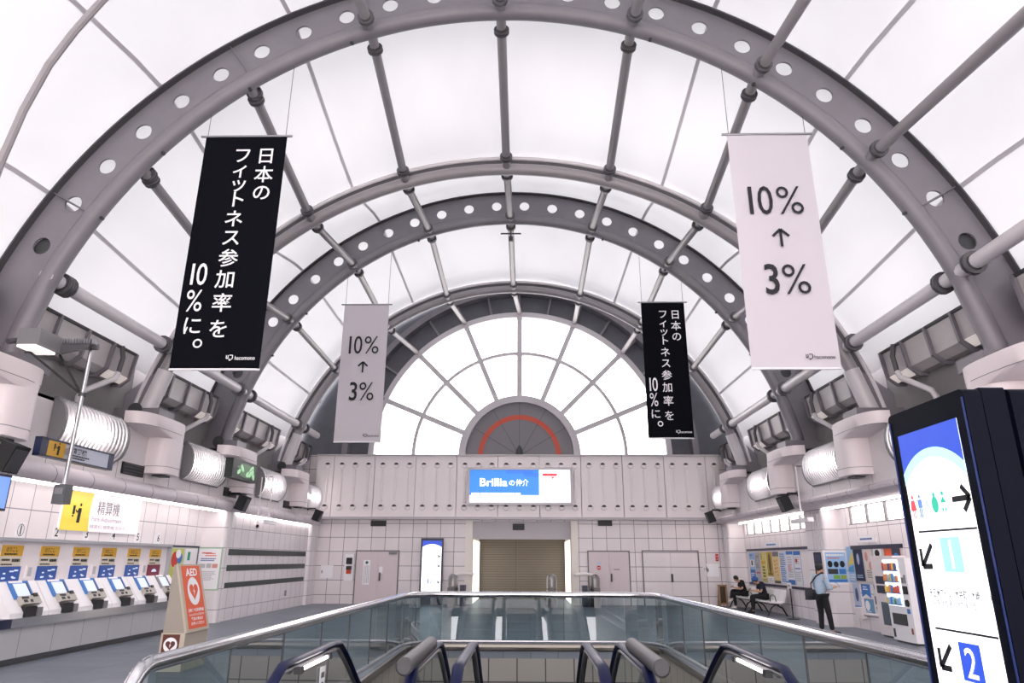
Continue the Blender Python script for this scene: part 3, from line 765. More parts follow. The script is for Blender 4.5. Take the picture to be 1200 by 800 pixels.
# drain pipes
def drain(s_):
    t = thing('drain_pipe', 'x', 'pipe')
    m = M(); m.tube([(-0.25, 0, 1.72), (-0.20, s_ * 0.02, 1.45), (-0.24, s_ * 0.0, 1.05)], 0.055, 10); m.build('upper_pipe', steel_dark, t, True)
    m = M(); m.tube([(-0.24, 0, 1.10), (-0.26, s_ * -0.05, 0.95), (-0.55, s_ * -0.62, 0.52), (-0.58, s_ * -0.68, 0.38), (-0.58, s_ * -0.68, 0.0)], 0.065, 10); m.build('lower_pipe', white_pipe, t, True)
    return t
for tagc, rz, sx, sn in side:
    proto = None
    for i, yb in enumerate(BAYS[1:]):
        loc = (sx * 8.5, yb + (0.95 if i < 3 else 0.4), 4.66)
        lab = f'{ORD[i]} cranked drain pipe below the gutter, {sn} side'
        if proto is None: proto = drain(1 if sx < 0 else -1); proto.location = loc; proto.rotation_euler = (0, 0, rz); proto['label'] = lab; proto['group'] = 'cranked drain pipes'
        else: dup(proto, loc, rz, lab, 'cranked drain pipes')
# cove strip lights
for tagc, rz, sx, sn in side:
    for (y0, y1, nm) in ((4.0, YC - 0.05, 'near'), (YC + 0.75 if sx < 0 else YC + 1.35, 28.95, 'far')):
        x = sx * (8.47 if sx < 0 else 9.16) if nm == 'near' or sx > 0 else -8.40
        t = thing('strip_light', f'bright strip light under the cove along the {nm} {sn} wall', 'strip light', (x, (y0 + y1) / 2, 3.10 if sx < 0 else 3.21), rz, 'cove strip lights')
        m = M(); m.bb(-0.05, 0.03, -(y1 - y0) / 2, (y1 - y0) / 2, -0.045, 0.0); m.build('tube', tube_light, t)
        m = M(); m.bb(-0.06, 0.04, -(y1 - y0) / 2, (y1 - y0) / 2, 0.0, 0.03); m.build('housing', white_paint, t)
# black wall vents, left
for i, (yy, z) in enumerate(((15.65, 3.68), (21.05, 3.66), (26.3, 3.69))):
    t = thing('wall_vent', ['black square vent between the two nearest ribbed lamps', 'black square vent below the dark green screen', 'smallest black square vent near the end wall'][i], 'vent', (-8.5, yy, z), LEFT, 'black wall vents')
    m = M(); m.bb(0, 0.03, -0.45, 0.45, -0.13, 0.13); m.build('frame', black, t)
    m = M()
    for k in range(4): m.bb(0.03, 0.045, -0.42, 0.42, -0.11 + 0.065 * k, -0.085 + 0.065 * k)
    m.build('louvre', dark_grey, t)
# black loudspeakers on brackets
def speaker():
    t = thing('wall_speaker', 'x', 'speaker')
    m = M(); R = Matrix.Rotation(0.35, 3, 'Y'); m.box((0.42, 0, -0.28), (0.26, 0.34, 0.44), R); m.build('cabinet', black_soft, t)
    m = M(); m.tube([(0.0, 0, 0.0), (0.3, 0, 0.0), (0.38, 0, -0.1)], 0.035, 8); m.box((0.01, 0, 0), (0.03, 0.14, 0.14)); m.build('bracket', black, t)
    m = M(); m.box((0.42 + 0.13 * cos(.35), 0, -0.30 - 0.13 * sin(.35)), (0.015, 0.28, 0.36), R); m.build('grille', dark_grey, t)
    return t
sp = speaker(); sp.location = (-8.42, 20.9, 3.62); sp['label'] = 'black wall speaker above the green striped wall'; sp['group'] = 'black wall speakers'
dup(sp, (-8.42, 28.6, 3.72), 0, 'black wall speaker in the corner by the end wall, ticket machine side')
dup(sp, (8.42, 20.5, 3.62), PI, 'black wall speaker beside the fluted pillar, vending machine side')
dup(sp, (8.42, 28.9, 3.72), PI, 'black wall speaker in the corner by the end wall, vending machine side')
dup(sp, (-8.1, 10.75, 3.55), 0, 'black wall speaker at the picture edge above the ticket machines')

# ------------------------------------------------------------------ banners
def banner(name_label, x0, x1, z0, z1, y, dark, group):
    W, H = x1 - x0, z1 - z0
    t = thing('hanging_banner', name_label, 'banner', ((x0 + x1) / 2, y, z1), END, group)
    c = M(); nx, nz = 10, 24; vs = []
    for j in range(nz + 1):
        for i in range(nx + 1):
            u, v = i / nx, j / nz; vs.append((0.012 * sin(5 * u + 2.5 * v) * (0.3 + v) * (0.4 + u), -W / 2 + W * u, -H * v))
    c.add(vs, [(j * (nx + 1) + i, j * (nx + 1) + i + 1, (j + 1) * (nx + 1) + i + 1, (j + 1) * (nx + 1) + i) for j in range(nz) for i in range(nx)])
    c.build('cloth', banner_black if dark else banner_white, t, True)
    r = M(); r.cyl((0, -W / 2 - 0.1, 0.02), (0, W / 2 + 0.1, 0.02), 0.025, 10); r.build('top_rod', satin, t, True)
    r = M(); r.cyl((0, -W / 2, -H), (0, W / 2, -H), 0.022, 10); r.build('bottom_rod', P('white_rod', '#e4e2e6', 0.4), t, True)
    for s_ in (-1, 1):
        yy = s_ * (W / 2 - 0.03); X = (x0 + x1) / 2 + yy
        ze = ZC + (EB - 0.2) * math.sqrt(max(0.01, 1 - (X / (EA - 0.2)) ** 2)) - z1
        q = M(); q.cyl((0, yy, 0.02), (0, yy, ze), 0.006, 6); q.build('wire', dark_grey, t)
    lt = M(); D = 0.03
    def at(fx, ft): return (-W / 2 + W * fx, -H * ft)
    if dark:
        sz = 0.375 * W / 1.58
        for ch, ft in zip('日本の', (.093, .18, .262)):
            a, b = at(.776, ft); put_text(lt, ch, D, a, b, size=sz, bold=0.008)
        for ch, ft in zip('フィットネス参加率を', (.09, .158, .223, .293, .38, .462, .551, .64, .738, .843)):
            a, b = at(.49, ft); put_text(lt, ch, D, a, b, size=sz, bold=0.008)
        a, b = at(.175, .618); k_ = W / 1.58; rect(lt, D, a - 0.135 * k_, a - 0.085 * k_, b - 0.21, b + 0.21); put_text(lt, '0', D, a + 0.06 * k_, b, w=0.19 * k_, h=0.44, bold=0.005)
        a, b = at(.17, .728); put_text(lt, '%', D, a, b, w=0.29 * W / 1.58, h=0.42)
        a, b = at(.19, .83); put_text(lt, 'に', D, a, b, size=sz, bold=0.008)
        a, b = at(.28, .90)
        vs = [(D, a + r_ * cos(2 * PI * k / 20), b + r_ * sin(2 * PI * k / 20)) for r_ in (0.085, 0.055) for k in range(20)]
        lt.add(vs, [(k, (k + 1) % 20, 20 + (k + 1) % 20, 20 + k) for k in range(20)])
        im = ink_white
    else:
        a, b = at(.50, .305); k_ = W / 1.58; rect(lt, D, a - 0.515 * k_, a - 0.44 * k_, b - 0.29, b + 0.29); put_text(lt, '0', D, a - 0.20 * k_, b, w=0.29 * k_, h=0.60, bold=0.002)
        put_text(lt, '%', D, a + 0.27 * W / 1.58, b, w=0.50 * W / 1.58, h=0.58, bold=-0.004)
        ar = M(); a, b = at(.51, .472); strokes(ar, D, [(a, b - 0.17), (a, b + 0.16)], 0.05); strokes(ar, D, [(a - 0.15, b + 0.04), (a, b + 0.185), (a + 0.15, b + 0.04)], 0.05)
        ar.build('arrow', ink, t); lt.build('lettering', ink, t); lt = M()
        a, b = at(.50, .645); put_text(lt, '3', D, a - 0.25 * W / 1.58, b, w=0.26 * W / 1.58, h=0.60, bold=0.012)
        put_text(lt, '%', D, a + 0.20 * W / 1.58, b, w=0.50 * W / 1.58, h=0.58, bold=-0.004)
        im = ink
    lt.build('lettering', im, t); lt = M()
    a, b = at(.83, .957); put_text(lt, 'hacomono', D, a, b, w=0.36, h=0.075, bold=0.006)
    a, b = at(.655, .957); strokes(lt, D, [(a - .05, b + .05), (a - .05, b - .01), (a - .02, b - .01), (a - .02, b + .05)], 0.015); strokes(lt, D, [(a, b + .05), (a + .06, b + .05), (a + .06, b - .01), (a + .01, b - .05), (a, b - .01)], 0.015)
    lt.build('logo', im, t)
    return t
banner('large near black banner with white Japanese lettering', -5.80, -4.19, 4.93, 9.68, YA - 0.02, True, 'hanging banners')
banner('large near white banner reading 10% over 3%', 4.43, 5.97, 4.93, 9.63, YA - 0.02, False, 'hanging banners')
banner('smaller far white banner reading 10% over 3%', -5.38, -3.93, 5.16, 9.62, YC - 0.02, False, 'hanging banners')
banner('smaller far black banner with white Japanese lettering', 4.22, 5.60, 5.28, 9.66, YC - 0.02, True, 'hanging banners')

# ------------------------------------------------------------------ ticket machines (left wall)
WLX = -9.05
t = thing('machine_counter', 'long white counter with a steel front edge under the ticket machines', 'counter', (WLX, 15.5, 0), LEFT)
y0, y1 = 12.42 - 15.5, 18.62 - 15.5
m = M(); m.bb(0, 0.70, -9, y1, 0.10, 0.60); m.build('base', grid_mat('counter_panel', '#bcbcc0', '#8f9095', 'YZ', 0.9, 3, 0, 0, 0.4, 0.01, 0.02), t)
m = M(); m.bb(0, 0.72, -9, y1, 0.0, 0.10); m.build('kick_plate', dark_grey, t)
m = M(); m.bb(0, 0.78, y0, y1, 0.60, 0.75); m.build('edge_band', chrome, t)
m = M(); m.bb(0, 0.77, -9, y0, 0.60, 0.75); m.build('end_cap', navy, t)
t = thing('machine_backboard', 'white back panel with a grey top ledge behind the ticket machines', 'panel', (WLX, 15.5, 0), LEFT)
m = M(); m.bb(0, 0.14, -9, y1, 0.75, 2.04); m.build('board', white_paint, t)
m = M(); m.bb(0, 0.24, -9, y1 + 0.05, 2.04, 2.10); m.bb(0, 0.24, y1, y1 + 0.05, 0.75, 2.04); m.build('ledge', P('ledge_grey', '#a6a7ad', 0.4), t)
def machine(variant):
    t = thing('ticket_machine', 'x', 'ticket machine')
    m = M(); m.prism([(0.14, 0.75), (0.70, 0.75), (0.70, 0.83), (0.34, 1.34), (0.14, 1.34)], 'Y', -0.5, 0.5); m.build('console', white, t)
    # header: amber strip over a pale strip
    m = M(); m.bb(0.14, 0.155, -0.27, 0.27, 1.78, 1.97); hd = m.build('header_label', amber, t)
    q = M(); put_text(q, 'のりこし', 0.157, -0.02, 1.895, h=0.085, w=0.30, bold=0.01); bars(q, 0.157, -0.2, 0.24, 1.79, 1.84, 1, 0.5, 3); q.build('lettering', ink, hd)
    m = M(); m.bb(0.14, 0.153, -0.27, 0.27, 1.60, 1.78); pl = m.build('price_label', cream, t)
    q = M(); bars(q, 0.156, -0.24, 0.0, 1.68, 1.75, 1, 0.5, 5); bars(q, 0.156, 0.02, 0.24, 1.66, 1.75, 1, 0.6, 6); bars(q, 0.156, -0.24, 0.12, 1.61, 1.66, 1, 0.5, 7); q.build('lettering', ink, pl)
    m = M(); m.bb(0.14, 0.17, -0.28, 0.28, 1.34, 1.60); ds = m.build('display', scr_dblue if variant == 0 else maroon, t)
    q = M(); r = random.Random(4)
    if variant == 0:
        for k in range(9): yy = r.uniform(-0.24, 0.14); zz = r.uniform(1.37, 1.55); rect(q, 0.172, yy, yy + r.uniform(0.04, 0.12), zz, zz + 0.025)
        q.build('icons', scr_pale, ds)
    else:
        vs = [(0.172, 0.12 * cos(PI * k / 10), 1.43 + 0.07 * sin(PI * k / 10)) for k in range(11)]; q.add(vs, [tuple(range(11))]); q.build('icons', scr_pale, ds)
    # sloping touch panel
    nrm = Vector((0.51, 0, 0.36)).normalized(); dn = Vector((0.36, 0, -0.51)).normalized(); o = Vector((0.34, 0, 1.34))
    def slab(m, y0, y1, s0, s1, h0, h1):
        vs = [o + dn * s + Vector((0, y, 0)) + nrm * h for s in (s0, s1) for y in (y0, y1) for h in (h0, h1)]
        m.add(vs, [(0, 1, 3, 2), (4, 6, 7, 5), (0, 4, 5, 1), (2, 3, 7, 6), (0, 2, 6, 4), (1, 5, 7, 3)])
    m = M(); slab(m, -0.26, 0.26, 0.0, 0.36, 0.0, 0.02); tp = m.build('touch_surround', midblue if variant == 0 else mid_grey, t)
    q = M(); slab(q, -0.16, 0.16, 0.06, 0.31, 0.02, 0.03); q.build('touch_screen', scr_pale, tp)
    q = M(); slab(q, 0.16, 0.19, 0.05, 0.32, 0.02, 0.032); q.build('screen_edge', scr_ink, tp)
    q = M(); slab(q, -0.24, 0.1, 0.0, 0.04, 0.02, 0.025); q.build('notice_strip', white, tp)
    m = M(); slab(m, -0.20, 0.30, 0.34, 0.50, 0.0, 0.075); m.build('coin_tray', P('tray_grey', '#b2aea6', 0.4), t)
    for sl_ in ((-0.17, 0.0, 0.36, 0.40, 0.075, 0.083), (0.02, 0.08, 0.42, 0.47, 0.075, 0.083), (-0.15, -0.06, 0.42, 0.47, 0.075, 0.083), (0.14, 0.24, 0.31, 0.37, 0.02, 0.10)):
        m = M(); slab(m, *sl_); m.build('coin_slot', black, t)
    m = M(); m.bb(0.60, 0.735, -0.17, 0.12, 0.755, 0.93); m.build('change_mouth', black, t)
    m = M(); m.bb(0.62, 0.74, 0.15, 0.28, 0.755, 0.90); m.build('receipt_slot', mid_grey, t)
    return t
MY = [12.94, 13.98, 14.98, 16.0, 17.03, 18.02]
mp = machine(0); mp.location = (WLX, MY[0], 0); ms = [mp]
for yy in MY[1:5]: ms.append(dup(mp, (WLX, yy, 0)))
m6 = machine(1); m6.location = (WLX, MY[5], 0); ms.append(m6)
for i, o in enumerate(ms):
    o['label'] = ['white ticket machine beneath number plate 1', 'white ticket machine beneath number plate 2', 'white ticket machine beneath number plate 3', 'white ticket machine beneath number plate 4', 'white ticket machine beneath number plate 5', 'white ticket machine with a maroon display beneath number plate 6'][i]
    o['group'] = 'row of ticket machines'
for i in range(6):
    t = thing('number_plate', f'small white plate reading {i+1} above the ticket machines', 'number plate', (WLX, MY[i] + 0.27, 2.25), LEFT, 'machine number plates')
    m = M(); m.bb(0.0, 0.02, -0.10, 0.10, -0.14, 0.14); m.build('plate', white, t)
    q = M(); put_text(q, str(i + 1), 0.023, 0, 0, h=0.17, bold=0.01)
    if i == 0:
        vs = [(0.023, r_ * cos(2 * PI * k / 20), 1.3 * r_ * sin(2 * PI * k / 20)) for r_ in (0.088, 0.078) for k in range(20)]; q.add(vs, [(k, (k + 1) % 20, 20 + (k + 1) % 20, 20 + k) for k in range(20)])
    q.build('numeral', ink, t)
for i, yy in enumerate((13.47, 15.5, 17.55)):
    t = thing('coin_return_box', f'{["nearest","second","farthest"][i]} small pale box on the panel between ticket machines', 'box', (WLX + 0.14, yy, 1.5), LEFT, 'pale boxes between machines')
    m = M(); m.bb(0, 0.03, -0.09, 0.09, -0.12, 0.12); m.build('plate', white_paint, t)
    m = M(); m.bb(0.03, 0.035, -0.05, 0.05, -0.08, 0.08); m.build('cover', ink_pale, t)
# pictogram of a person at a machine, in the wall plane
def picto_fare(m, x, y, z, s):
    rect(m, x, y - 0.34 * s, y - 0.16 * s, z - 0.02 * s, z + 0.40 * s)
    rect(m, x, y - 0.34 * s, y - 0.22 * s, z - 0.15 * s, z - 0.06 * s)
    disc(m, x, y + 0.25 * s, z + 0.46 * s, 0.075 * s)
    m.add([(x, y + 0.10 * s, z + 0.30 * s), (x, y + 0.34 * s, z + 0.30 * s), (x, y + 0.36 * s, z + 0.20 * s), (x, y + 0.33 * s, z - 0.42 * s), (x, y + 0.08 * s, z - 0.42 * s), (x, y + 0.10 * s, z + 0.05 * s)], [(0, 1, 2, 3, 4, 5)])
    strokes(m, x, [(y + 0.14 * s, z + 0.25 * s), (y + 0.03 * s, z + 0.07 * s), (y - 0.10 * s, z + 0.20 * s)], 0.07 * s)
t = thing('fare_sign', 'large yellow and white fare adjustment sign above the ticket machines', 'sign', (WLX, 15.72, 2.70), LEFT)
W, H = 2.95, 0.80
m = M(); m.bb(0, 0.05, -W / 2, W / 2, -H / 2, H / 2); m.build('board', E_('backlit_white', '#f6f0f4', 0.2), t)
q = M(); vs = [(0.053, -W / 2, -H / 2), (0.053, -W / 2, H / 2)] + [(0.053, -W / 2 + 1.02 - 0.10 * cos((k / 10 - 0.5) * 2.2), H / 2 - H * k / 10) for k in range(11)]
q.add(vs, [tuple(range(len(vs)))]); q.build('yellow_panel', E_('backlit_yellow', '#f0d650', 0.15), t)
q = M(); picto_fare(q, 0.056, -W / 2 + 0.47, -0.06, 0.42); q.build('pictogram', ink, t)
q = M(); put_text(q, '精算機', 0.056, 0.13, 0.12, w=0.85, h=0.30); q.build('lettering', ink_grey, t)
q = M(); put_text(q, 'Fare Adjustment', 0.056, 0.13, -0.14, w=1.15, h=0.13); put_text(q, '精算机 補票機 정산기', 0.056, 0.20, -0.29, w=1.35, h=0.08); q.build('small_lettering', ink_pale, t)

# boards on the left pillar side
def board(name, label, cat, loc, rz, w_, h_, frame_m, back_m, blocks, group=None, frame=0.03, th=0.03, txt=None):
    """framed notice: blocks are (y0,z0,y1,z1,material[,rows]) in fractions of the sheet"""
    t = thing(name, label, cat, loc, rz, group)
    fm = M()
    if frame > 0:
        fm.bb(0, th, -w_ / 2 - frame, w_ / 2 + frame, h_ / 2, h_ / 2 + frame); fm.bb(0, th, -w_ / 2 - frame, w_ / 2 + frame, -h_ / 2 - frame, -h_ / 2)
        fm.bb(0, th, -w_ / 2 - frame, -w_ / 2, -h_ / 2, h_ / 2); fm.bb(0, th, w_ / 2, w_ / 2 + frame, -h_ / 2, h_ / 2); fm.build('frame', frame_m, t)
    s = M().mat(back_m); s.bb(0, th * 0.7, -w_ / 2, w_ / 2, -h_ / 2, h_ / 2)
    for i, b in enumerate(blocks):
        y0, z0, y1, z1 = (b[0] - 0.5) * w_, (b[1] - 0.5) * h_, (b[2] - 0.5) * w_, (b[3] - 0.5) * h_
        s.mat(b[4])
        if len(b) > 5 and isinstance(b[5], int): bars(s, th * 0.7 + 0.003 + 0.0005 * i, y0, y1, z0, z1, b[5], 0.5, i + int(abs(loc[1]) * 7))
        elif len(b) > 5 and b[5] == 'o': disc(s, th * 0.7 + 0.003 + 0.0005 * i, (y0 + y1) / 2, (z0 + z1) / 2, (y1 - y0) / 2, (z1 - z0) / 2)
        elif len(b) > 5: s.add([(th * 0.7 + 0.003 + 0.0005 * i, (p[0] - .5) * w_, (p[1] - .5) * h_) for p in b[5]], [tuple(range(len(b[5])))])
        else: rect(s, th * 0.7 + 0.003 + 0.0005 * i, y0, y1, z0, z1)
    s.build('sheet', None, t)
    return t
bt = board('notice_board', 'navy framed notice board with a colourful poster beside the ticket machines', 'notice board', (WLX, 19.82, 1.47), LEFT, 1.6, 1.15, navy, P('pale_green_sheet', '#cfd6cf', 0.6),
      [(0.02, 0.03, 0.48, 0.97, P('poster_lime', '#c9cf6a', 0.6)), (0.06, 0.55, 0.30, 0.90, red, 'o'), (0.26, 0.62, 0.44, 0.88, midblue, 'o'), (0.2, 0.75, 0.38, 0.95, white, 'o'), (0.05, 0.08, 0.45, 0.3, white), (0.08, 0.1, 0.42, 0.28, ink_grey, 4),
       (0.52, 0.03, 0.97, 0.97, white), (0.62, 0.7, 0.72, 0.9, green), (0.56, 0.1, 0.93, 0.6, ink_pale, 9)], frame=0.05)
board('wall_poster', 'white notice with a green border on the left pillar', 'poster', (-8.73, YC - 0.001, 1.47), END, 0.66, 1.12, P('green_frame', '#9fc2a6', 0.5), white,
      [(0.15, 0.86, 0.6, 0.92, red, 1), (0.3, 0.8, 0.9, 0.9, orange, 2), (0.12, 0.68, 0.88, 0.77, blue, 2), (0.1, 0.52, 0.35, 0.62, ink_pale), (0.4, 0.52, 0.62, 0.63, ink_pale), (0.66, 0.52, 0.9, 0.62, P('pinkish', '#cf8f86', 0.6)), (0.1, 0.2, 0.9, 0.45, ink_pale, 7)], frame=0.03)
for i, (z0, z1) in enumerate(((1.85, 2.03), (1.40, 1.57), (0.92, 1.07))):
    m = M(); m.bb(-8.42, -8.40, YC + 0.37, 28.8, z0, z1); o = m.build('trim_%d' % (i + 1), dgreen); tag(o, ['uppermost dark green band along the far side wall', 'middle dark green band along the far side wall', 'lowest dark green band along the far side wall'][i], 'wall band', 'dark green wall bands', 'structure')
t = thing('wall_outlet', 'small grey socket low on the far striped wall', 'socket', (-8.42, 26.8, 0.55), LEFT)
m = M(); m.bb(0, 0.03, -0.06, 0.06, -0.09, 0.09); m.build('plate', ink_grey, t); m = M(); m.bb(0.03, 0.035, -0.03, 0.03, -0.05, 0.05); m.build('socket', ink_pale, t)

# AED stand
t = thing('aed_stand', 'cream wedge-shaped defibrillator stand with an orange panel reading AED', 'AED stand', (-5.3, 12.5, 0))
m = M(); m.prism([(-0.20, 0.0), (0.20, 0.0), (0.20, 0.58), (-0.20, 0.58)], 'Y', -0.42, 0.42); m.build('plinth', P('stand_cream', '#b5ab9b', 0.6), t)
m = M(); m.prism([(-0.185, 0.58), (0.185, 0.58), (-0.12, 1.645), (-0.16, 1.645)], 'Y', -0.40, 0.40); m.build('wedge_body', P('stand_grey', '#968f86', 0.6), t)
m = M(); m.prism([(0.185, 0.58), (0.225, 0.58), (-0.085, 1.655), (-0.12, 1.655)], 'Y', -0.42, 0.42); fr = m.build('front_board', P('stand_cream', '#b5ab9b', 0.6), t)
sl = math.atan2(0.31, 1.075); sd = Vector((-0.31, 0, 1.075)).normalized(); sn_ = Vector((1.075, 0, 0.31)).normalized(); o0 = Vector((0.225, 0, 0.58))
def on_slope(mm):   # wall-plane (x, y, z) -> slope plane
    mm.v = [tuple(o0 + sd * v[2] + Vector((0, v[1], 0)) + sn_ * v[0]) for v in mm.v]; return mm
q = M(); q.bb(0.0, 0.006, -0.33, 0.33, 0.05, 1.09); on_slope(q).build('orange_panel', orange, t)
q = M(); put_text(q, 'AED', 0.009, 0, 0.98, w=0.42, h=0.13, bold=0.03)
n = 32; vs = []
for r_, in ((1.0,),): pass
disc(q, 0.009, 0.0, 0.66, 0.22, 0.235, 32)
put_text(q, '自動体外式除細動器', 0.009, 0, 0.345, w=0.56, h=0.06, bold=0.02); put_text(q, 'Automated External Defibrillator', 0.009, 0, 0.275, w=0.56, h=0.038); put_text(q, '緊急の場合は', 0.009, 0, 0.205, w=0.42, h=0.055, bold=0.02); put_text(q, 'お使いください', 0.009, 0, 0.13, w=0.48, h=0.055, bold=0.02)
on_slope(q).build('lettering', ink_white, t)
def heart(mm, x, y, z, s, mat_h, mat_b):
    pts = []
    for k in range(40):
        a = 2 * PI * k / 40; pts.append((x, y + s * 0.0625 * 16 * sin(a) ** 3, z + s * 0.0625 * (13 * cos(a) - 5 * cos(2 * a) - 2 * cos(3 * a) - cos(4 * a))))
    mm.mat(mat_h).add(pts, [tuple(range(40))])
    mm.mat(mat_b).add([(x + 0.002, y + a * s, z + b * s) for a, b in ((0.12, 0.42), (-0.22, -0.08), (-0.02, -0.08), (-0.14, -0.55), (0.22, 0.02), (0.02, 0.02))], [(0, 1, 2, 3, 4, 5)])
q = M(); heart(q, 0.012, 0.0, 0.66, 0.155, orange, ink_white); on_slope(q).build('heart_mark', None, t)
q = M(); q.bb(-0.16, 0.12, -0.428, -0.42, 0.14, 0.56); bp = q.build('brown_plate', brown_plate, t)
q = M(); disc(q, 0.432, 0.0, 0.40, 0.115); heart(q.mat(ink_white), 0.434, 0.0, 0.40, 0.08, brown_plate, ink_white)
q.v = [(v[1] - 0.02, -v[0], v[2]) for v in q.v]; q.mats = [ink_white, brown_plate]
q.mi = [0] + [1, 0]; q.build('heart_mark', None, bp)

# ------------------------------------------------------------------ near left gear
t = thing('floodlight_rig', 'dark finned floodlight on a bracket by the largest arch foot, ticket machine side', 'floodlight', (-8.35, 11.45, 5.3), 0.0)
m = M(); m.bb(0.28, 0.66, -0.62, -0.02, -0.125, 0.16); m.build('housing', mid_grey, t)
m = M()
for k in range(12): m.bb(0.66 + 0.05 * k, 0.672 + 0.05 * k, -0.09, 0.05, 0.06, 0.15)
m.build('cooling_fin', P('fin_grey', '#8d8d92', 0.4, 0.3), t)
m = M(); m.prism([(0.60, -0.12), (1.15, -0.01), (1.15, 0.05), (0.60, 0.06)], 'Y', -0.06, 0.03); m.build('beam', steel_dark, t)
m = M(); m.bb(0.30, 0.62, -0.62, -0.12, -0.17, -0.125); m.build('lamp_face', E_('floodlight_face', '#fff8f0', 0.7), t)
m = M(); m.tube([(0.0, 0, 0.0), (0.5, 0, 0.02), (1.2, 0.12, 0.05)], 0.06, 8); m.tube([(0.2, -0.7, -0.1), (0.3, -0.2, 0.1)], 0.05, 8); m.build('arm', steel_dark, t)
m = M(); m.tube([(0.25, -0.4, -0.1), (1.05, 0.17, -0.82)], 0.02, 8); m.tube([(0.55, 0.1, -0.1), (1.05, 0.17, -0.82)], 0.02, 8); m.build('strut', black, t)
t = thing('hanging_pole', 'long grey drop pole ending in a grey box in front of the nearest lamp', 'pole', (-7.30, 11.62, 5.35))
m = M(); m.cyl((0, 0, -2.48), (0, 0, 0.05), 0.035, 10); m.build('pole', satin, t, True)
m = M(); m.bb(-0.1, 0.1, -0.1, 0.1, -2.74, -2.42); m.build('box', P('box_grey', '#55585a', 0.5), t)
m = M(); m.bb(-0.07, 0.07, -0.115, -0.1, -2.58, -2.48); m.build('face_plate', mid_grey, t)
m = M(); m.lathe([(0.06, -0.03), (0.06, 0.03)], (0, 0, -0.86), 10); m.build('collar', dark_grey, t)
# small hanging sign
t = thing('hanging_sign', 'small hanging fare adjustment sign with navy ends in front of the nearest lamp', 'sign', (-7.44, 12.0, 3.49), LEFT)
m = M(); W, H = 2.05, 0.27
m.bb(-0.06, 0.06, -W / 2, -W / 2 + 0.17, -H / 2, H / 2); m.bb(-0.06, 0.06, W / 2 - 0.15, W / 2, -H / 2, H / 2); m.bb(-0.06, 0.06, -W / 2, W / 2, -H / 2 - 0.02, -H / 2 + 0.01); m.bb(-0.06, 0.06, -W / 2, W / 2, H / 2 - 0.01, H / 2 + 0.02); m.build('case', navy, t)
m = M(); m.bb(-0.05, 0.05, -W / 2 + 0.17, W / 2 - 0.15, -H / 2 + 0.01, H / 2 - 0.01); m.build('face', P('sign_pale', '#b7bccb', 0.5), t)
q = M(); rect(q, 0.053, -W / 2 + 0.17, -W / 2 + 0.62, -H / 2 + 0.01, H / 2 - 0.01); q.build('yellow_panel', P('dull_yellow', '#c79a2c', 0.5), t)
q = M(); picto_fare(q, 0.056, -W / 2 + 0.40, 0.0, 0.22); put_text(q, '精算機', 0.056, -0.02, 0.045, w=0.42, h=0.10, bold=0.02); bars(q, 0.056, -0.22, 0.3, -0.10, -0.02, 2, 0.6, 2); q.build('lettering', ink, t)
m = M(); m.bb(0.06, 0.13, -0.42, -0.34, -0.05, 0.05); m.build('hanger', steel_grey, t)
t = thing('edge_sign', 'blue sign panel at the picture edge above the ticket machines', 'sign', (-8.15, 11.0, 2.80), LEFT)
m = M(); m.bb(-0.08, 0.08, -0.55, 0.42, -0.32, 0.26); m.build('case', navy, t); m = M(); m.bb(0.08, 0.085, -0.5, 0.39, -0.28, 0.22); m.build('face', E_('edge_sign_face', '#6f93d8', 0.8), t)
m = M(); m.cyl((0, 0, 0.26), (0, 0, 0.5), 0.03, 8); m.build('hanger', steel_grey, t)
# green display box
t = thing('display_box', 'dark green leafy display screen on a cabinet, ticket machine side', 'screen', (-7.72, 19.85, 4.17), LEFT)
m = M(); m.bb(-0.12, 0.10, -0.86, 0.92, -0.27, 0.27); m.build('case', P('dark_green_case', '#15221d', 0.4), t)
q = M().mat(scr_dark); rect(q, 0.103, -0.80, 0.86, -0.22, 0.22); r = random.Random(5); q.mat(scr_leaf)
q.mat(P('screen_glow_green', '#3e5a40', 0.4, emit='#5e7a58', es=0.5)); q.add([(0.104, 0.1 + 0.62 * cos(2 * PI * k / 20) * (1 + 0.2 * sin(3 * k)), 0.2 * sin(2 * PI * k / 20)) for k in range(20)], [tuple(range(20))])
q.mat(scr_leaf)
for k, (a, c_, l, d) in enumerate(((0.45, 0.02, 0.26, 0.9), (0.62, -0.06, 0.2, 2.0), (0.25, -0.08, 0.18, 0.3), (-0.2, 0.05, 0.16, 2.4), (-0.42, -0.07, 0.14, 0.6))):
    q.add([(0.106 + 0.0003 * k, a + l * cos(t_) * cos(d) - 0.45 * l * sin(t_) * sin(d), max(-0.21, min(0.21, c_ + l * 0.8 * cos(t_) * sin(d) + 0.45 * l * sin(t_) * cos(d)))) for t_ in [2 * PI * j / 12 for j in range(12)]], [tuple(range(12))])
q.mat(scr_dark)
for k, (a, c_) in enumerate(((0.5, 0.08), (0.33, -0.02), (0.66, 0.0), (0.45, -0.12))): strokes(q, 0.109, [(a - 0.06, c_ - 0.05), (a + 0.06, c_ + 0.05)], 0.02)
q.build('screen', None, t)
m = M(); m.tube([(-0.12, 0.1, 0), (-0.3, 0.2, 0)], 0.05, 8); m.build('arm', mid_grey, t)
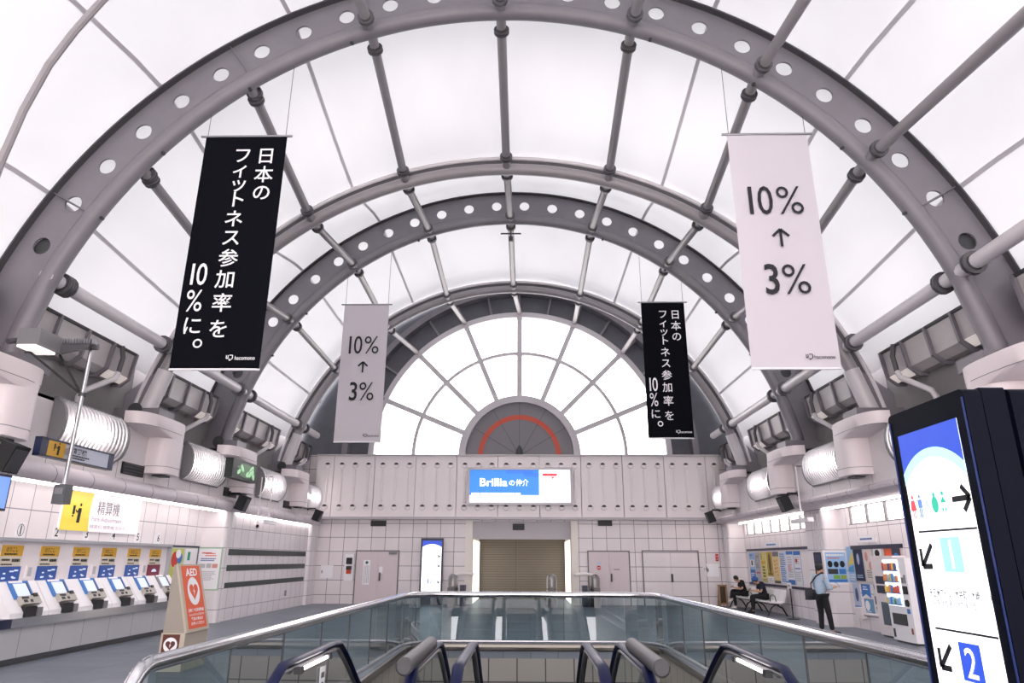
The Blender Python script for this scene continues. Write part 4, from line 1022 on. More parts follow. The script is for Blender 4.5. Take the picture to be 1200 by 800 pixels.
# cameras and light bars on drop rods
def drop_cam(loc, label):
    t = thing('hanging_camera', label, 'camera', loc)
    m = M(); m.cyl((0, 0, 0.1), (0, 0, 1.55), 0.022, 8); m.build('rod', white_paint, t, True)
    m = M(); m.ball((0, 0, 0.05), 0.10, 12, (1, 1, 1.2)); m.build('dome', white_paint, t, True)
    m = M(); m.ball((0.04, -0.06, 0.02), 0.055, 10); m.build('lens', black, t, True)
    return t
drop_cam((-8.05, 22.35, 2.72), 'small camera on a white drop rod before the green striped wall')
def drop_bar(loc, label, d):
    t = thing('hanging_bar', label, 'antenna', loc)
    m = M(); m.cyl((0, 0, 0.05), (0, 0, 1.5), 0.022, 8); m.build('rod', white_paint, t, True)
    m = M(); m.bb(-0.08, 0.08, -0.62, 0.62, -0.06, 0.05); m.build('bar', white, t)
    m = M(); m.tube([(0, 0, 1.5), (d * 0.35, 0, 1.5)], 0.02, 8); m.build('bracket', mid_grey, t)
    return t
drop_bar((-8.12, 23.5, 2.92), 'white bar hanging on a rod beside the small drop camera', -1)
drop_bar((8.2, 19.9, 2.83), 'white bar hanging on a rod before the high windows', 1)

# ------------------------------------------------------------------ end wall furniture
# centre screen in the fascia
t = thing('advert_screen', 'wide blue and white advertising screen on the end fascia', 'screen', (0.24, 29.66, 4.74), END)
W, H = 4.28, 1.36
m = M(); b_ = 0.10
m.bb(-0.06, 0.08, -W / 2 - b_, W / 2 + b_, H / 2, H / 2 + b_); m.bb(-0.06, 0.08, -W / 2 - b_, W / 2 + b_, -H / 2 - b_, -H / 2); m.bb(-0.06, 0.08, -W / 2 - b_, -W / 2, -H / 2, H / 2); m.bb(-0.06, 0.08, W / 2, W / 2 + b_, -H / 2, H / 2); m.build('frame', P('screen_frame', '#98969b', 0.35, 0.4), t)
q = M(); rect(q, 0.0, -W / 2, W / 2, -H / 2, H / 2); q.build('white_field', scr_white, t)
q = M(); rect(q, 0.004, -W / 2, -W / 2 + 2.96, -H / 2 + 0.3, H / 2); q.build('blue_field', scr_sky, t)
q = M(); rect(q, 0.006, -W / 2 + 1.55, -W / 2 + 2.7, H / 2 - 0.16, H / 2); rect(q, 0.006, -W / 2 + 2.3, -W / 2 + 2.96, H / 2 - 0.3, H / 2 - 0.12); q.build('blue_patch', E_('lit_screen_mid_blue', '#2f6fd0', 0.9), t)
q = M(); put_text(q, 'Brillia', 0.008, -W / 2 + 1.02, 0.16, w=1.18, h=0.34, bold=0.022); put_text(q, 'の', 0.008, -W / 2 + 1.80, 0.13, h=0.22, bold=0.012); put_text(q, '仲介', 0.008, -W / 2 + 2.24, 0.15, w=0.54, h=0.30, bold=0.008); bars(q, 0.008, -W / 2 + 0.08, -W / 2 + 2.9, -0.37, -0.27, 1, 0.8, 1); q.build('lettering', scr_white, t)
q = M(); rect(q, 0.004, W / 2 - 1.18, W / 2 - 0.55, 0.42, 0.54); q.add([(0.004, W / 2 - 0.82, 0.40), (0.004, W / 2 - 0.66, 0.40), (0.004, W / 2 - 0.74, 0.28)], [(0, 1, 2)]); q.build('red_tag', scr_red, t); q = M(); strokes(q, 0.004, [(W / 2 - 0.48, -0.58), (W / 2 - 0.38, -0.58), (W / 2 - 0.38, -0.40), (W / 2 - 0.48, -0.40), (W / 2 - 0.48, -0.58)], 0.025); q.build('red_square', scr_red, t)
q = M(); bars(q, 0.004, W / 2 - 1.15, W / 2 - 0.25, -0.35, 0.25, 6, 0.35, 4); q.build('small_lettering', scr_pale, t)
# wall grilles
for (x, z, w_, h_, lab) in ((-5.77, 3.20, 0.66, 0.23, 'black grille high above the grey double door with a notice'), (0.18, 3.08, 0.50, 0.26, 'black grille on the header over the shutter'), (3.83, 3.24, 0.60, 0.22, 'black grille high above the double door right of the shutter')):
    yy = 30.0 if abs(x) > 1 else 30.12
    t = thing('wall_grille', lab, 'grille', (x, yy, z), END, 'black wall grilles')
    m = M(); m.bb(0, 0.05, -w_ / 2, w_ / 2, -h_ / 2, h_ / 2); m.build('frame', black, t)
    m = M()
    for k in range(3): m.bb(0.05, 0.06, -w_ / 2 + 0.02, w_ / 2 - 0.02, -h_ / 2 + 0.03 + k * h_ / 3.2, -h_ / 2 + 0.05 + k * h_ / 3.2)
    m.build('louvre', dark_grey, t)
# doors
door_m = P('door_paint', '#d6cace', 0.4, noise=0.03)
def door(n, label, x0, x1, z1, leaf_m, split=0.5, tiled=False):
    t = thing('door_%d' % n, label, 'door', ((x0 + x1) / 2, 30.0, 0), END, kind='structure')
    W = x1 - x0; ys = -W / 2 + W * split
    m = M(); m.bb(0, 0.04, -W / 2 - 0.05, -W / 2, 0, z1); m.bb(0, 0.04, W / 2, W / 2 + 0.05, 0, z1); m.bb(0, 0.045, -W / 2 - 0.05, W / 2 + 0.05, z1, z1 + 0.05); m.build('door_frame', P('door_frame_paint', '#716e72', 0.4), t)
    for (a, b) in ((-W / 2, ys - 0.01), (ys + 0.01, W / 2)):
        q = M(); q.bb(0, 0.03, a, b, 0.0, z1); lf = q.build('door_leaf', leaf_m, t)
    m = M(); m.bb(0.031, 0.08, ys + (0.06 if not tiled else -0.02), ys + (0.12 if not tiled else 0.06), 0.90, 1.22); m.build('handle', dark_grey, t)
    return t
d1 = door(1, 'grey double door with a white notice beside the standing guide sign', -6.60, -4.86, 2.06, door_m, 0.53)
q = M(); rect(q, 0.035, -0.57, -0.28, 0.75, 1.72); q.build('notice_sheet', white, d1)
q = M(); q.mat(P('pharmacy_green', '#0f5a46', 0.6)); s_ = 0.075
q.add([(0.038, -0.425 + a * s_, 1.62 + b * s_) for a, b in ((0, 1), (1, 0), (0, -1), (-1, 0))], [(0, 1, 2, 3)])
q.mat(ink_grey)
for k, yy in enumerate((-0.52, -0.46, -0.40, -0.345)):
    r = random.Random(k); z = 1.5
    while z > 0.82:
        l = r.uniform(0.02, 0.05); rect(q, 0.038, yy, yy + 0.02, z - l, z); z -= l + 0.015
q.build('notice_print', None, d1)
q = M(); rect(q, 0.035, 0.10, 0.25, 1.18, 1.46); q.build('small_sheet', white, d1)
q = M(); q.bb(0.03, 0.09, 0.48, 0.82, 1.95, 2.05); q.build('door_closer', mid_grey, d1)
d2 = door(2, 'grey double door with a red round mark beside the shutter recess', 3.10, 4.76, 2.08, door_m, 0.5)
q = M().mat(red); disc(q, 0.036, -0.42, 1.45, 0.085); q.mat(white); rect(q, 0.038, -0.48, -0.36, 1.435, 1.465); q.mat(lblue); rect(q, 0.036, -0.5, -0.34, 1.58, 1.64); q.build('round_mark', None, d2)
q = M(); bars(q, 0.036, 0.2, 0.5, 1.35, 1.42, 1, 0.6, 3); q.build('small_print', ink_grey, d2)
d3 = door(3, 'tile-faced double door near the end corner, vending machine side', 5.36, 7.62, 2.10, tile_end, 0.5, True)
# fittings
t = thing('emergency_cabinet', 'white wall box with black telephone and red fitting beside the grey double door', 'emergency box', (-6.88, 30, 1.43), END)
m = M(); m.bb(0, 0.10, -0.19, 0.19, -0.52, 0.52); m.build('case', white, t)
m = M(); m.bb(0.10, 0.16, -0.12, 0.12, 0.12, 0.38); m.ball((0.15, 0, 0.33), 0.09, 10, (0.6, 1.2, 0.6)); m.build('telephone', black, t)
m = M(); m.bb(0.10, 0.15, -0.11, 0.11, -0.10, 0.05); m.build('black_fitting', black, t)
m = M(); m.bb(0.10, 0.15, -0.10, 0.10, -0.26, -0.10); m.build('red_fitting', P('red_orange', '#c44326', 0.5), t)
for (x, z, w_, h_, lab) in ((-8.1 + 0.28, 1.25, 0.52, 0.50, 'white access panel by the corner, ticket machine side'), (8.35 - 0.15, 1.37, 0.50, 0.50, 'white access panel by the corner, vending machine side')):
    t = thing('access_panel', lab, 'panel', (x, 30, z), END, 'white access panels')
    m = M(); m.bb(0, 0.02, -w_ / 2, w_ / 2, -h_ / 2, h_ / 2); m.build('plate', white, t); m = M(); m.bb(0.02, 0.03, -w_ / 2 + 0.04, -w_ / 2 + 0.08, -0.06, 0.06); m.build('latch', ink_grey, t)
t = thing('red_notice', 'small red upright notice above the corner access panel', 'sign', (8.42, 30, 1.87), END)
m = M(); m.bb(0, 0.02, -0.06, 0.06, -0.14, 0.14); m.build('plate', red, t)
q = M(); put_text(q, '消', 0.022, 0, 0.05, h=0.07); put_text(q, '火', 0.022, 0, -0.05, h=0.07); q.build('lettering', white, t)
t = thing('wall_switch', 'small double switch plate beside the tile-faced door', 'switch', (7.9, 30, 1.42), END)
m = M(); m.bb(0, 0.02, -0.10, 0.10, -0.08, 0.08); m.build('plate', white_paint, t); m = M(); m.bb(0.02, 0.03, -0.06, -0.01, -0.05, 0.05); m.bb(0.02, 0.03, 0.02, 0.07, -0.05, 0.05); m.build('rocker', ink_pale, t)

# standing guide signs (far one at the end wall, near one on the right)
def arrow(mm, x, y, z, s, ang, w_):
    def P_(a, b): return (y + s * (a * cos(ang) - b * sin(ang)), z + s * (a * sin(ang) + b * cos(ang)))
    strokes(mm, x, [P_(-1, 0), P_(0.9, 0)], w_); strokes(mm, x, [P_(0.15, 0.8), P_(0.98, 0.0), P_(0.15, -0.8)], w_)
def dome(mm, x, W, ztop, zap, zedge, n=24):
    """area above a round arch: list of points for the upper field"""
    hw = W / 2; rise = zap - zedge; R = (hw * hw + rise * rise) / (2 * rise); cz = zap - R; a = math.asin(hw / R)
    pts = [(x, R * sin(-a + 2 * a * k / n), cz + R * cos(-a + 2 * a * k / n)) for k in range(n + 1)]
    mm.add([(x, hw, ztop), (x, -hw, ztop)] + pts, [tuple(range(n + 3))])
t = thing('guide_sign', 'tall navy framed lit guide sign standing in front on the vending machine side', 'sign', (3.036, 4.35, 0), RIGHT, 'standing guide signs')
m = M(); W = 0.86
def rbox(mm, x0, x1, y0, y1, z0, z1, r=0.04):
    pts = []
    for (cy, cz, a0) in ((y1 - r, z1 - r, 0), (y0 + r, z1 - r, PI / 2)):
        for k in range(6): a = a0 + PI / 2 * k / 5; pts.append((cy + r * cos(a), cz + r * sin(a)))
    pts += [(y0, z0), (y1, z0)]
    n = len(pts); mm.add([(x0, *p) for p in pts] + [(x1, *p) for p in pts], [tuple(range(n - 1, -1, -1)), tuple(range(n, 2 * n))] + [(i, (i + 1) % n, (i + 1) % n + n, i + n) for i in range(n)])
rbox(m, -0.10, 0.0, -W / 2, W / 2, 0.02, 2.71); m.build('front_case', near_black_navy, t)
m = M(); rbox(m, -0.25, -0.115, -W / 2 + 0.015, W / 2 - 0.015, 0.0, 2.72, 0.02); m.build('core', near_black_navy, t)
m = M(); rbox(m, -0.37, -0.265, -W / 2, W / 2, 0.02, 2.71); m.build('rear_case', near_black_navy, t)
q = M(); e_ = 0.012
for (a, b, c_, d) in ((-W / 2 + 0.01, -W / 2 + 0.01 + e_, 0.3, 2.66), (W / 2 - 0.01 - e_, W / 2 - 0.01, 0.3, 2.66)): q.bb(0.0, 0.006, a, b, c_, d)
q.build('edge_line', P('navy_edge', '#23356e', 0.3), t)
q = M(); rect(q, 0.003, -0.33, 0.33, 0.45, 2.555); q.build('screen', scr_white, t)
q = M(); dome(q, 0.006, 0.66, 2.555, 2.43, 2.30); q.build('blue_field', scr_blue, t)
q = M(); hw = 0.33
def band(x, zap, zed, th):
    rise = zap - zed; R = (hw * hw + rise * rise) / (2 * rise); a = math.asin(hw / R); n = 24; vs = []
    for k in range(n + 1):
        p = -a + 2 * a * k / n; zz = zap - R + R * cos(p); yy = R * sin(p)
        vs += [(x, yy, zz), (x, yy, zz - th * (1 + 0.4 * abs(yy) / hw))]
    q.add(vs, [(2 * i, 2 * i + 1, 2 * i + 3, 2 * i + 2) for i in range(n)])
band(0.007, 2.43, 2.30, 0.055); q.build('cyan_arc', scr_cyan, t)
LY = lambda Y: 4.35 - Y
q = M(); x = 0.006
def person_pic(mm, y, z, s, skirt):
    disc(mm, x, y, z + 0.052 * s, 0.012 * s)
    if skirt: mm.add([(x, y - 0.018 * s, z + 0.035 * s), (x, y + 0.018 * s, z + 0.035 * s), (x, y + 0.03 * s, z - 0.025 * s), (x, y - 0.03 * s, z - 0.025 * s)], [(0, 1, 2, 3)]); rect(mm, x, y - 0.012 * s, y - 0.003 * s, z - 0.07 * s, z - 0.025 * s); rect(mm, x, y + 0.003 * s, y + 0.012 * s, z - 0.07 * s, z - 0.025 * s)
    else: rect(mm, x, y - 0.022 * s, y + 0.022 * s, z - 0.012 * s, z + 0.035 * s); rect(mm, x, y - 0.015 * s, y - 0.002 * s, z - 0.07 * s, z - 0.012 * s); rect(mm, x, y + 0.002 * s, y + 0.015 * s, z - 0.07 * s, z - 0.012 * s)
person_pic(q.mat(scr_red), LY(4.63), 2.09, 1.1, True); q.build('woman_mark', None, t); q = M(); person_pic(q.mat(E_('lit_screen_steel_blue', '#5b7ac0', 0.9)), LY(4.55), 2.09, 1.1, False); q.build('man_mark', None, t); q = M()
q.mat(scr_grey); rect(q, x, LY(4.592), LY(4.588), 2.01, 2.16); q.build('divider_line', None, t); q = M(); person_pic(q.mat(scr_pale), LY(4.47), 2.09, 0.9, False); q.build('pale_mark', None, t); q = M()
q.mat(scr_green); disc(q, x, LY(4.385), 2.145, 0.014); disc(q, x, LY(4.385), 2.085, 0.036, 0.05); q.build('round_mark', None, t); q = M().mat(scr_green); disc(q, x, LY(4.295), 2.145, 0.014); q.add([(x, LY(4.295) - 0.03, 2.09), (x, LY(4.295) + 0.03, 2.09), (x, LY(4.295), 2.13)], [(0, 1, 2)]); rect(q, x, LY(4.295) - 0.024, LY(4.295) - 0.006, 2.04, 2.06); rect(q, x, LY(4.295) + 0.006, LY(4.295) + 0.024, 2.04, 2.06)
q.build('baby_mark', None, t)
for (yy, zz, s_, an) in ((4.115, 2.10, 0.088, 0), (4.57, 1.785, 0.095, -PI * 0.75), (4.555, 1.205, 0.095, -PI * 0.75)):
    q = M(); arrow(q, x, LY(yy), zz, s_, an, 0.033); q.build('arrow', scr_ink, t)
for zz in (1.93, 1.36):
    q = M(); strokes(q, x, [(LY(4.62), zz), (LY(4.02), zz)], 0.012); q.build('rule_line', scr_ink, t)
q = M(); put_text(q, '天王洲アイル・大井町・大崎', x, LY(4.365), 1.567, w=0.50, h=0.052, bold=0.012); put_text(q, '方面', x, LY(4.04), 1.565, w=0.07, h=0.036)
put_text(q, '東雲・豊洲・新木場', x, LY(4.36), 0.99, w=0.45, h=0.05); put_text(q, '方面', x, LY(4.05), 0.99, w=0.07, h=0.036)
q.build('lettering', scr_ink, t)
q = M(); put_text(q, 'DK りんかい線', x, LY(4.56), 1.635, w=0.20, h=0.03); put_text(q, '渋谷新宿直通・埼京線方面', x, LY(4.39), 1.508, w=0.46, h=0.04, bold=0.006); put_text(q, 'for Tennozu Isle, Oimachi and Osaki', x, LY(4.39), 1.455, w=0.46, h=0.025); put_text(q, 'DK りんかい線', x, LY(4.56), 1.06, w=0.20, h=0.03); q.build('small_lettering', P('screen_grey_ink', '#6a6c76', 0.6), t)
q = M(); rect(q, x, LY(4.405), LY(4.205), 1.69, 1.89); q.build('cyan_square', E_('lit_screen_sky_cyan', '#97dcf4', 0.72), t)
q = M(); rect(q, x, LY(4.405), LY(4.205), 1.10, 1.305); q.build('blue_square', E_('lit_screen_royal', '#2647b4', 0.95), t)
q = M(); put_text(q, '1', x + 0.003, LY(4.305), 1.79, h=0.16, bold=-0.01); q.build('numeral', scr_white, t); q = M(); put_text(q, '2', x + 0.003, LY(4.305), 1.2, h=0.16, w=0.10, bold=0.005); q.build('numeral', scr_white, t)

t = thing('guide_sign', 'slim navy framed lit guide sign standing by the end wall', 'sign', (-3.42, 29.75, 0), END, 'standing guide signs')
W = 0.94
m = M(); m.bb(-0.12, 0.0, -W / 2, W / 2, 0.45, 2.60); m.build('case', navy, t)
m = M(); m.bb(-0.14, 0.02, -W / 2 - 0.02, W / 2 + 0.02, 0.0, 0.45); m.build('base', P('navy_base', '#18223f', 0.4), t)
q = M(); rect(q, 0.003, -W / 2 + 0.07, W / 2 - 0.07, 0.52, 2.50); q.build('screen', scr_white, t)
q = M(); dome(q, 0.006, W - 0.14, 2.50, 2.36, 2.24); q.build('blue_field', scr_blue, t)
q = M()
for zz in (1.9, 1.52, 0.88): q = M(); arrow(q, 0.006, 0.28, zz, 0.075, -PI / 4, 0.035); q.build('arrow', P('sign_grey', '#4a4c58', 0.6), t)
q = M(); put_text(q, '2', 0.006, 0.0, 0.9, h=0.16, bold=0.02); rect(q, 0.006, -0.14, -0.09, 0.8, 1.0); q.build('numeral', E_('lit_screen_violet', '#5a70c4', 0.6), t)

# fare gates by the shutter
def gate(loc, label, arm):
    t = thing('gate_post', label, 'gate post', loc, 0, 'gate posts before the shutter')
    m = M(); prof = [(0.20, 0), (0.20, 1.02)] + [(0.20 * cos(a), 1.02 + 0.20 * sin(a)) for a in (0.4, 0.8, 1.2, PI / 2 - 0.01)]
    m.lathe(prof, (0, 0, 0), 18); m.build('post', P('gate_grey', '#8c8a8a', 0.35, 0.5), t, True)
    m = M(); m.bb(-0.12, 0.12, -0.9, -0.15, 0.0, 0.72); m.build('cabinet', P('gate_case', '#6f6c6b', 0.5), t)
    m = M(); m.lathe([(0.205, 0.62), (0.215, 0.64), (0.205, 0.66)], (0, 0, 0), 18); m.build('ring', dark_grey, t)
    if arm:
        m = M(); m.tube([(0, 0, 1.16), (arm * 0.35, 0, 1.22), (arm * 0.75, 0, 1.2)], 0.07, 10); m.ball((arm * 0.75, 0, 1.2), 0.09, 10); m.build('lamp_arm', P('arm_white', '#ece8e4', 0.3), t, True)
        m = M(); m.bb(arm * 0.42 - 0.1, arm * 0.42 + 0.1, -0.4, 0.2, 0.0, 0.78); m.build('card_reader', navy, t)
    return t
gate((-2.45, 29.2, 0), 'grey round-topped gate post beside the standing guide sign, white arm pointing to the shutter', 1)
gate((1.52, 29.3, 0), 'grey round-topped gate post standing alone before the shutter', 0)
gate((3.25, 29.2, 0), 'grey round-topped gate post before the red-marked door, white arm pointing to the shutter', -1)
# glow sheets added on the recess jambs to brighten them
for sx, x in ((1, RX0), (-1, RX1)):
    t = thing('jamb_glow_panel', 'tall glow sheet added on the shutter recess jamb, ' + ('ticket machine side' if sx > 0 else 'vending machine side'), 'added glow', (x, 32.1, 0), 0.0 if sx > 0 else PI, 'added glow on the recess jambs')
    m = M(); m.bb(0.03, 0.045, -1.95, 1.95, 0.03, 2.56); m.build('glow_sheet', jamb_glow, t)
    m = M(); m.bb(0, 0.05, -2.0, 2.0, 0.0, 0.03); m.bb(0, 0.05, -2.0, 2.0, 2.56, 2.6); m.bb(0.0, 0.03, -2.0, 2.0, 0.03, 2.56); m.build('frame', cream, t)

# ------------------------------------------------------------------ right wall furniture
XW1, XW2 = 9.40, 9.65
pcols = [  # near-to-far posters of the long notice board
]
t = thing('notice_board', 'long navy edged notice board above the benches', 'notice board', (XW1, 25.75, 1.53), RIGHT)
m = M(); L = 6.4; m.bb(0, 0.03, -L / 2, L / 2, -0.58, 0.58); m.build('backing', white_paint, t)
m = M(); m.bb(0, 0.06, -L / 2, L / 2, 0.58, 0.66); m.bb(0, 0.06, -L / 2, L / 2, -0.66, -0.58); m.build('edge_rail', navy, t)
posters = [('blue and white poster with a small figure, farthest on the long board', lblue, [(0.1, 0.5, 0.9, 0.75, white), (0.35, 0.55, 0.6, 0.72, ink), (0.1, 0.85, 0.9, 0.95, midblue, 1), (0.0, 0.0, 1.0, 0.4, midblue), (0.1, 0.1, 0.9, 0.3, white, 3)]),
  ('pale grey poster with sketches beside the blue and white poster', P('p_grey', '#bdb9bf', 0.6), [(0.1, 0.45, 0.9, 0.9, ink_grey, 9), (0.1, 0.25, 0.9, 0.35, red, 1), (0.3, 0.6, 0.7, 0.8, ink_pale, 'o')]),
  ('yellow poster with bold black brush strokes on the long board', P('p_yellow', '#d8cd7a', 0.6), [(0.25, 0.15, 0.75, 0.55, ink, 4), (0.1, 0.75, 0.3, 0.95, ink, 3), (0.0, 0.0, 1, 0.12, ink_grey, 3), (0.1, 0.6, 0.9, 0.7, amber)]),
  ('ochre poster with a dark figure on the long board', P('p_ochre', '#c2a545', 0.6), [(0.3, 0.3, 0.75, 0.95, P('p_brown', '#6d5a28', 0.6), 'o'), (0.1, 0.25, 0.9, 0.32, ink, 1), (0, 0, 1, 0.2, white), (0.1, 0.03, 0.9, 0.16, ink_pale, 3)]),
  ('pale yellow poster with orange lettering on the long board', P('p_pale_yellow', '#dfcb92', 0.6), [(0.0, 0.85, 1, 1, ink_grey), (0.2, 0.3, 0.45, 0.75, orange, 4), (0.55, 0.2, 0.8, 0.78, P('p_orange', '#d9823c', 0.6), 5), (0, 0, 1, 0.08, dark_grey)]),
  ('white poster full of blue small print on the long board', P('p_white_blue', '#d3d9e6', 0.6), [(0.06, 0.05, 0.94, 0.95, midblue, 14), (0.1, 0.6, 0.5, 0.8, ink_pale)]),
  ('white poster with blue header and footer on the long board', P('p_white_a', '#e2e2e8', 0.6), [(0, 0.9, 1, 1, midblue), (0, 0.0, 1, 0.14, midblue), (0.1, 0.2, 0.9, 0.85, ink_pale, 9), (0.15, 0.4, 0.6, 0.6, P('p_pinkpale', '#d9b3b8', 0.6))]),
  ('white poster with a blue border and red marks, closest on the long board', P('p_white_b', '#e6e6ec', 0.6), [(0, 0.88, 1, 1, midblue), (0, 0, 0.04, 1, midblue), (0.96, 0, 1, 1, midblue), (0.12, 0.6, 0.88, 0.85, ink_pale, 4), (0.2, 0.65, 0.5, 0.78, red, 'o'), (0.12, 0.45, 0.88, 0.52, blue, 1), (0.12, 0.1, 0.88, 0.4, ink_pale, 5)])]
L0, L1 = 28.75, 23.35
for i, (lab, back, bl) in enumerate(posters):
    w_ = (L0 - L1) / 8; yc = L0 - (i + 0.5) * w_
    board('wall_poster', lab, 'poster', (XW1 - 0.032, yc, 1.53), RIGHT, w_ - 0.06, 1.06, None, back, bl, 'posters on the long board', 0, 0.01)
board('wall_sign', 'small white sign with blue words above the long notice board', 'sign', (XW1, 26.0, 2.31), RIGHT, 1.5, 0.18, white_paint, white, [(0.1, 0.2, 0.9, 0.8, midblue, 1)], None, 0.01)
# pillar posters
board('wall_poster', 'white framed map poster on the face of the right pillar', 'poster', (9.36, YC - 0.001, 1.58), END, 0.58, 0.82, white, lblue,
      [(0.05, 0.86, 0.95, 0.96, white, 1), (0.1, 0.78, 0.9, 0.84, red, 1), (0.08, 0.5, 0.32, 0.72, ink, 'o'), (0.38, 0.5, 0.62, 0.7, ink, 'o'), (0.68, 0.5, 0.92, 0.72, ink, 'o'), (0.06, 0.28, 0.55, 0.45, dark_grey), (0.6, 0.28, 0.94, 0.45, midblue), (0.3, 0.12, 0.62, 0.25, P('leaf_poster', '#7fb24a', 0.6)), (0.66, 0.12, 0.94, 0.25, P('leaf_poster2', '#93a94e', 0.6)), (0.05, 0.02, 0.95, 0.1, midblue)], None, 0.05)
board('wall_poster', 'narrow dark poster on the hall side of the right pillar', 'poster', (9.12, YC + 0.62, 1.65), RIGHT, 0.55, 0.70, ink, P('p_dark', '#2a2c38', 0.6), [(0.2, 0.1, 0.9, 0.4, P('p_flesh', '#c9a99d', 0.6), 'o'), (0.1, 0.6, 0.9, 0.9, P('p_deep', '#3b4260', 0.6))], None, 0.0, 0.012)
t = thing('notice_board', 'navy topped notice board behind the vending machines', 'notice board', (XW2, 18.9, 1.62), RIGHT)
m = M(); m.bb(0, 0.03, -1.35, 1.35, -0.46, 0.46); m.build('backing', P('board_grey', '#c3c0c2', 0.5), t); m = M(); m.bb(0, 0.06, -1.35, 1.35, 0.44, 0.54); m.build('top_rail', navy, t)
rp = [('light blue poster with a yellow fan shape beside the right pillar', 20.44, 1.66, 0.42, 0.96, lblue, [(0, 0, 0, 0, yellow, ((0.0, 0.45), (1.0, 0.95), (1.0, 0.55))), (0, 0, 0, 0, P('p_blue2', '#5da4d4', 0.6), ((0.0, 0.4), (1.0, 0.5), (1.0, 0.28), (0, 0.3))), (0.1, 0.05, 0.9, 0.25, white, 3)]),
      ('dark navy poster with a pale figure at the top of the board', 19.92, 1.66, 0.52, 0.84, P('p_navy', '#1d2547', 0.6), [(0.35, 0.5, 0.65, 0.85, P('p_mist', '#a9b4d6', 0.6), 'o'), (0.15, 0.08, 0.85, 0.2, lblue, 2)]),
      ('cream poster with pink blossom beside the navy poster', 19.34, 1.66, 0.46, 0.84, P('p_cream', '#ddd2cc', 0.6), [(0.1, 0.6, 0.5, 0.9, P('p_blossom', '#d0948c', 0.6), 'o'), (0.5, 0.35, 0.9, 0.6, P('p_blossom', '#d0948c', 0.6), 'o'), (0.15, 0.1, 0.9, 0.35, ink_grey, 5)]),
      ('white poster with a black tree mark on the navy topped board', 18.80, 1.86, 0.42, 0.44, white, [(0.2, 0.5, 0.8, 0.9, ink, 'o'), (0.46, 0.2, 0.54, 0.55, ink), (0.1, 0.08, 0.9, 0.18, ink_grey, 1)]),
      ('orange and dark blue poster at the near end of the navy topped board', 18.05, 1.86, 0.80, 0.44, P('p_orange_red', '#c05a34', 0.6), [(0.5, 0.0, 1.0, 1.0, navy), (0.1, 0.2, 0.45, 0.8, orange, 'o'), (0.6, 0.3, 0.9, 0.7, midblue, 'o')]),
      ('blue pennant poster below the navy poster', 19.80, 1.02, 0.50, 0.40, midblue, [(0.2, 0.45, 0.8, 0.75, white, 2), (0, 0, 0, 0, white, ((0.0, 0.0), (0.5, 0.22), (1.0, 0.0)))]),
      ('pale poster with a blue figure low on the wall beside the right pillar', 20.36, 0.80, 0.40, 0.72, P('p_pale_bl', '#b9c3d6', 0.6), [(0.3, 0.35, 0.75, 0.85, P('p_figure', '#4d5c8a', 0.6), 'o'), (0.05, 0.05, 0.95, 0.2, midblue)]),
      ('light blue poster with white splash low beside the pennant poster', 19.72, 0.58, 0.52, 0.42, P('p_bl3', '#6f9cc2', 0.6), [(0.1, 0.3, 0.6, 0.9, white, 'o'), (0.1, 0.1, 0.9, 0.3, white, 2)]),
      ('white notice with dark figures next to the vending machine', 19.14, 0.95, 0.46, 0.90, P('p_white_c', '#dadadf', 0.6), [(0.1, 0.55, 0.6, 0.9, dark_grey, 'o'), (0.05, 0.2, 0.95, 0.42, dark_grey), (0.1, 0.05, 0.9, 0.15, red, 1)])]
for lab, yc, zc, w_, h_, back, bl in rp: board('wall_poster', lab, 'poster', (XW2 - (0.031 if 17.6 < yc < 20.2 and zc > 1.2 else 0), yc, zc), RIGHT, w_, h_, None, back, bl, 'posters by the vending machines', 0, 0.012)
board('wall_sign', 'small white sign with blue words above the navy topped board', 'sign', (XW2, 19.3, 2.32), RIGHT, 0.95, 0.16, white_paint, white, [(0.1, 0.2, 0.9, 0.8, blue, 1)], None, 0.01)
t = thing('floor_box', 'white box with pipe low on the wall under the posters', 'box', (XW2, 20.1, 0.42), RIGHT)
m = M(); m.bb(0, 0.16, -0.16, 0.16, -0.14, 0.14); m.build('case', white_paint, t); m = M(); m.tube([(0.06, 0.16, -0.02), (0.06, 1.8, 0.0)], 0.04, 8); m.build('conduit', white_paint, t)

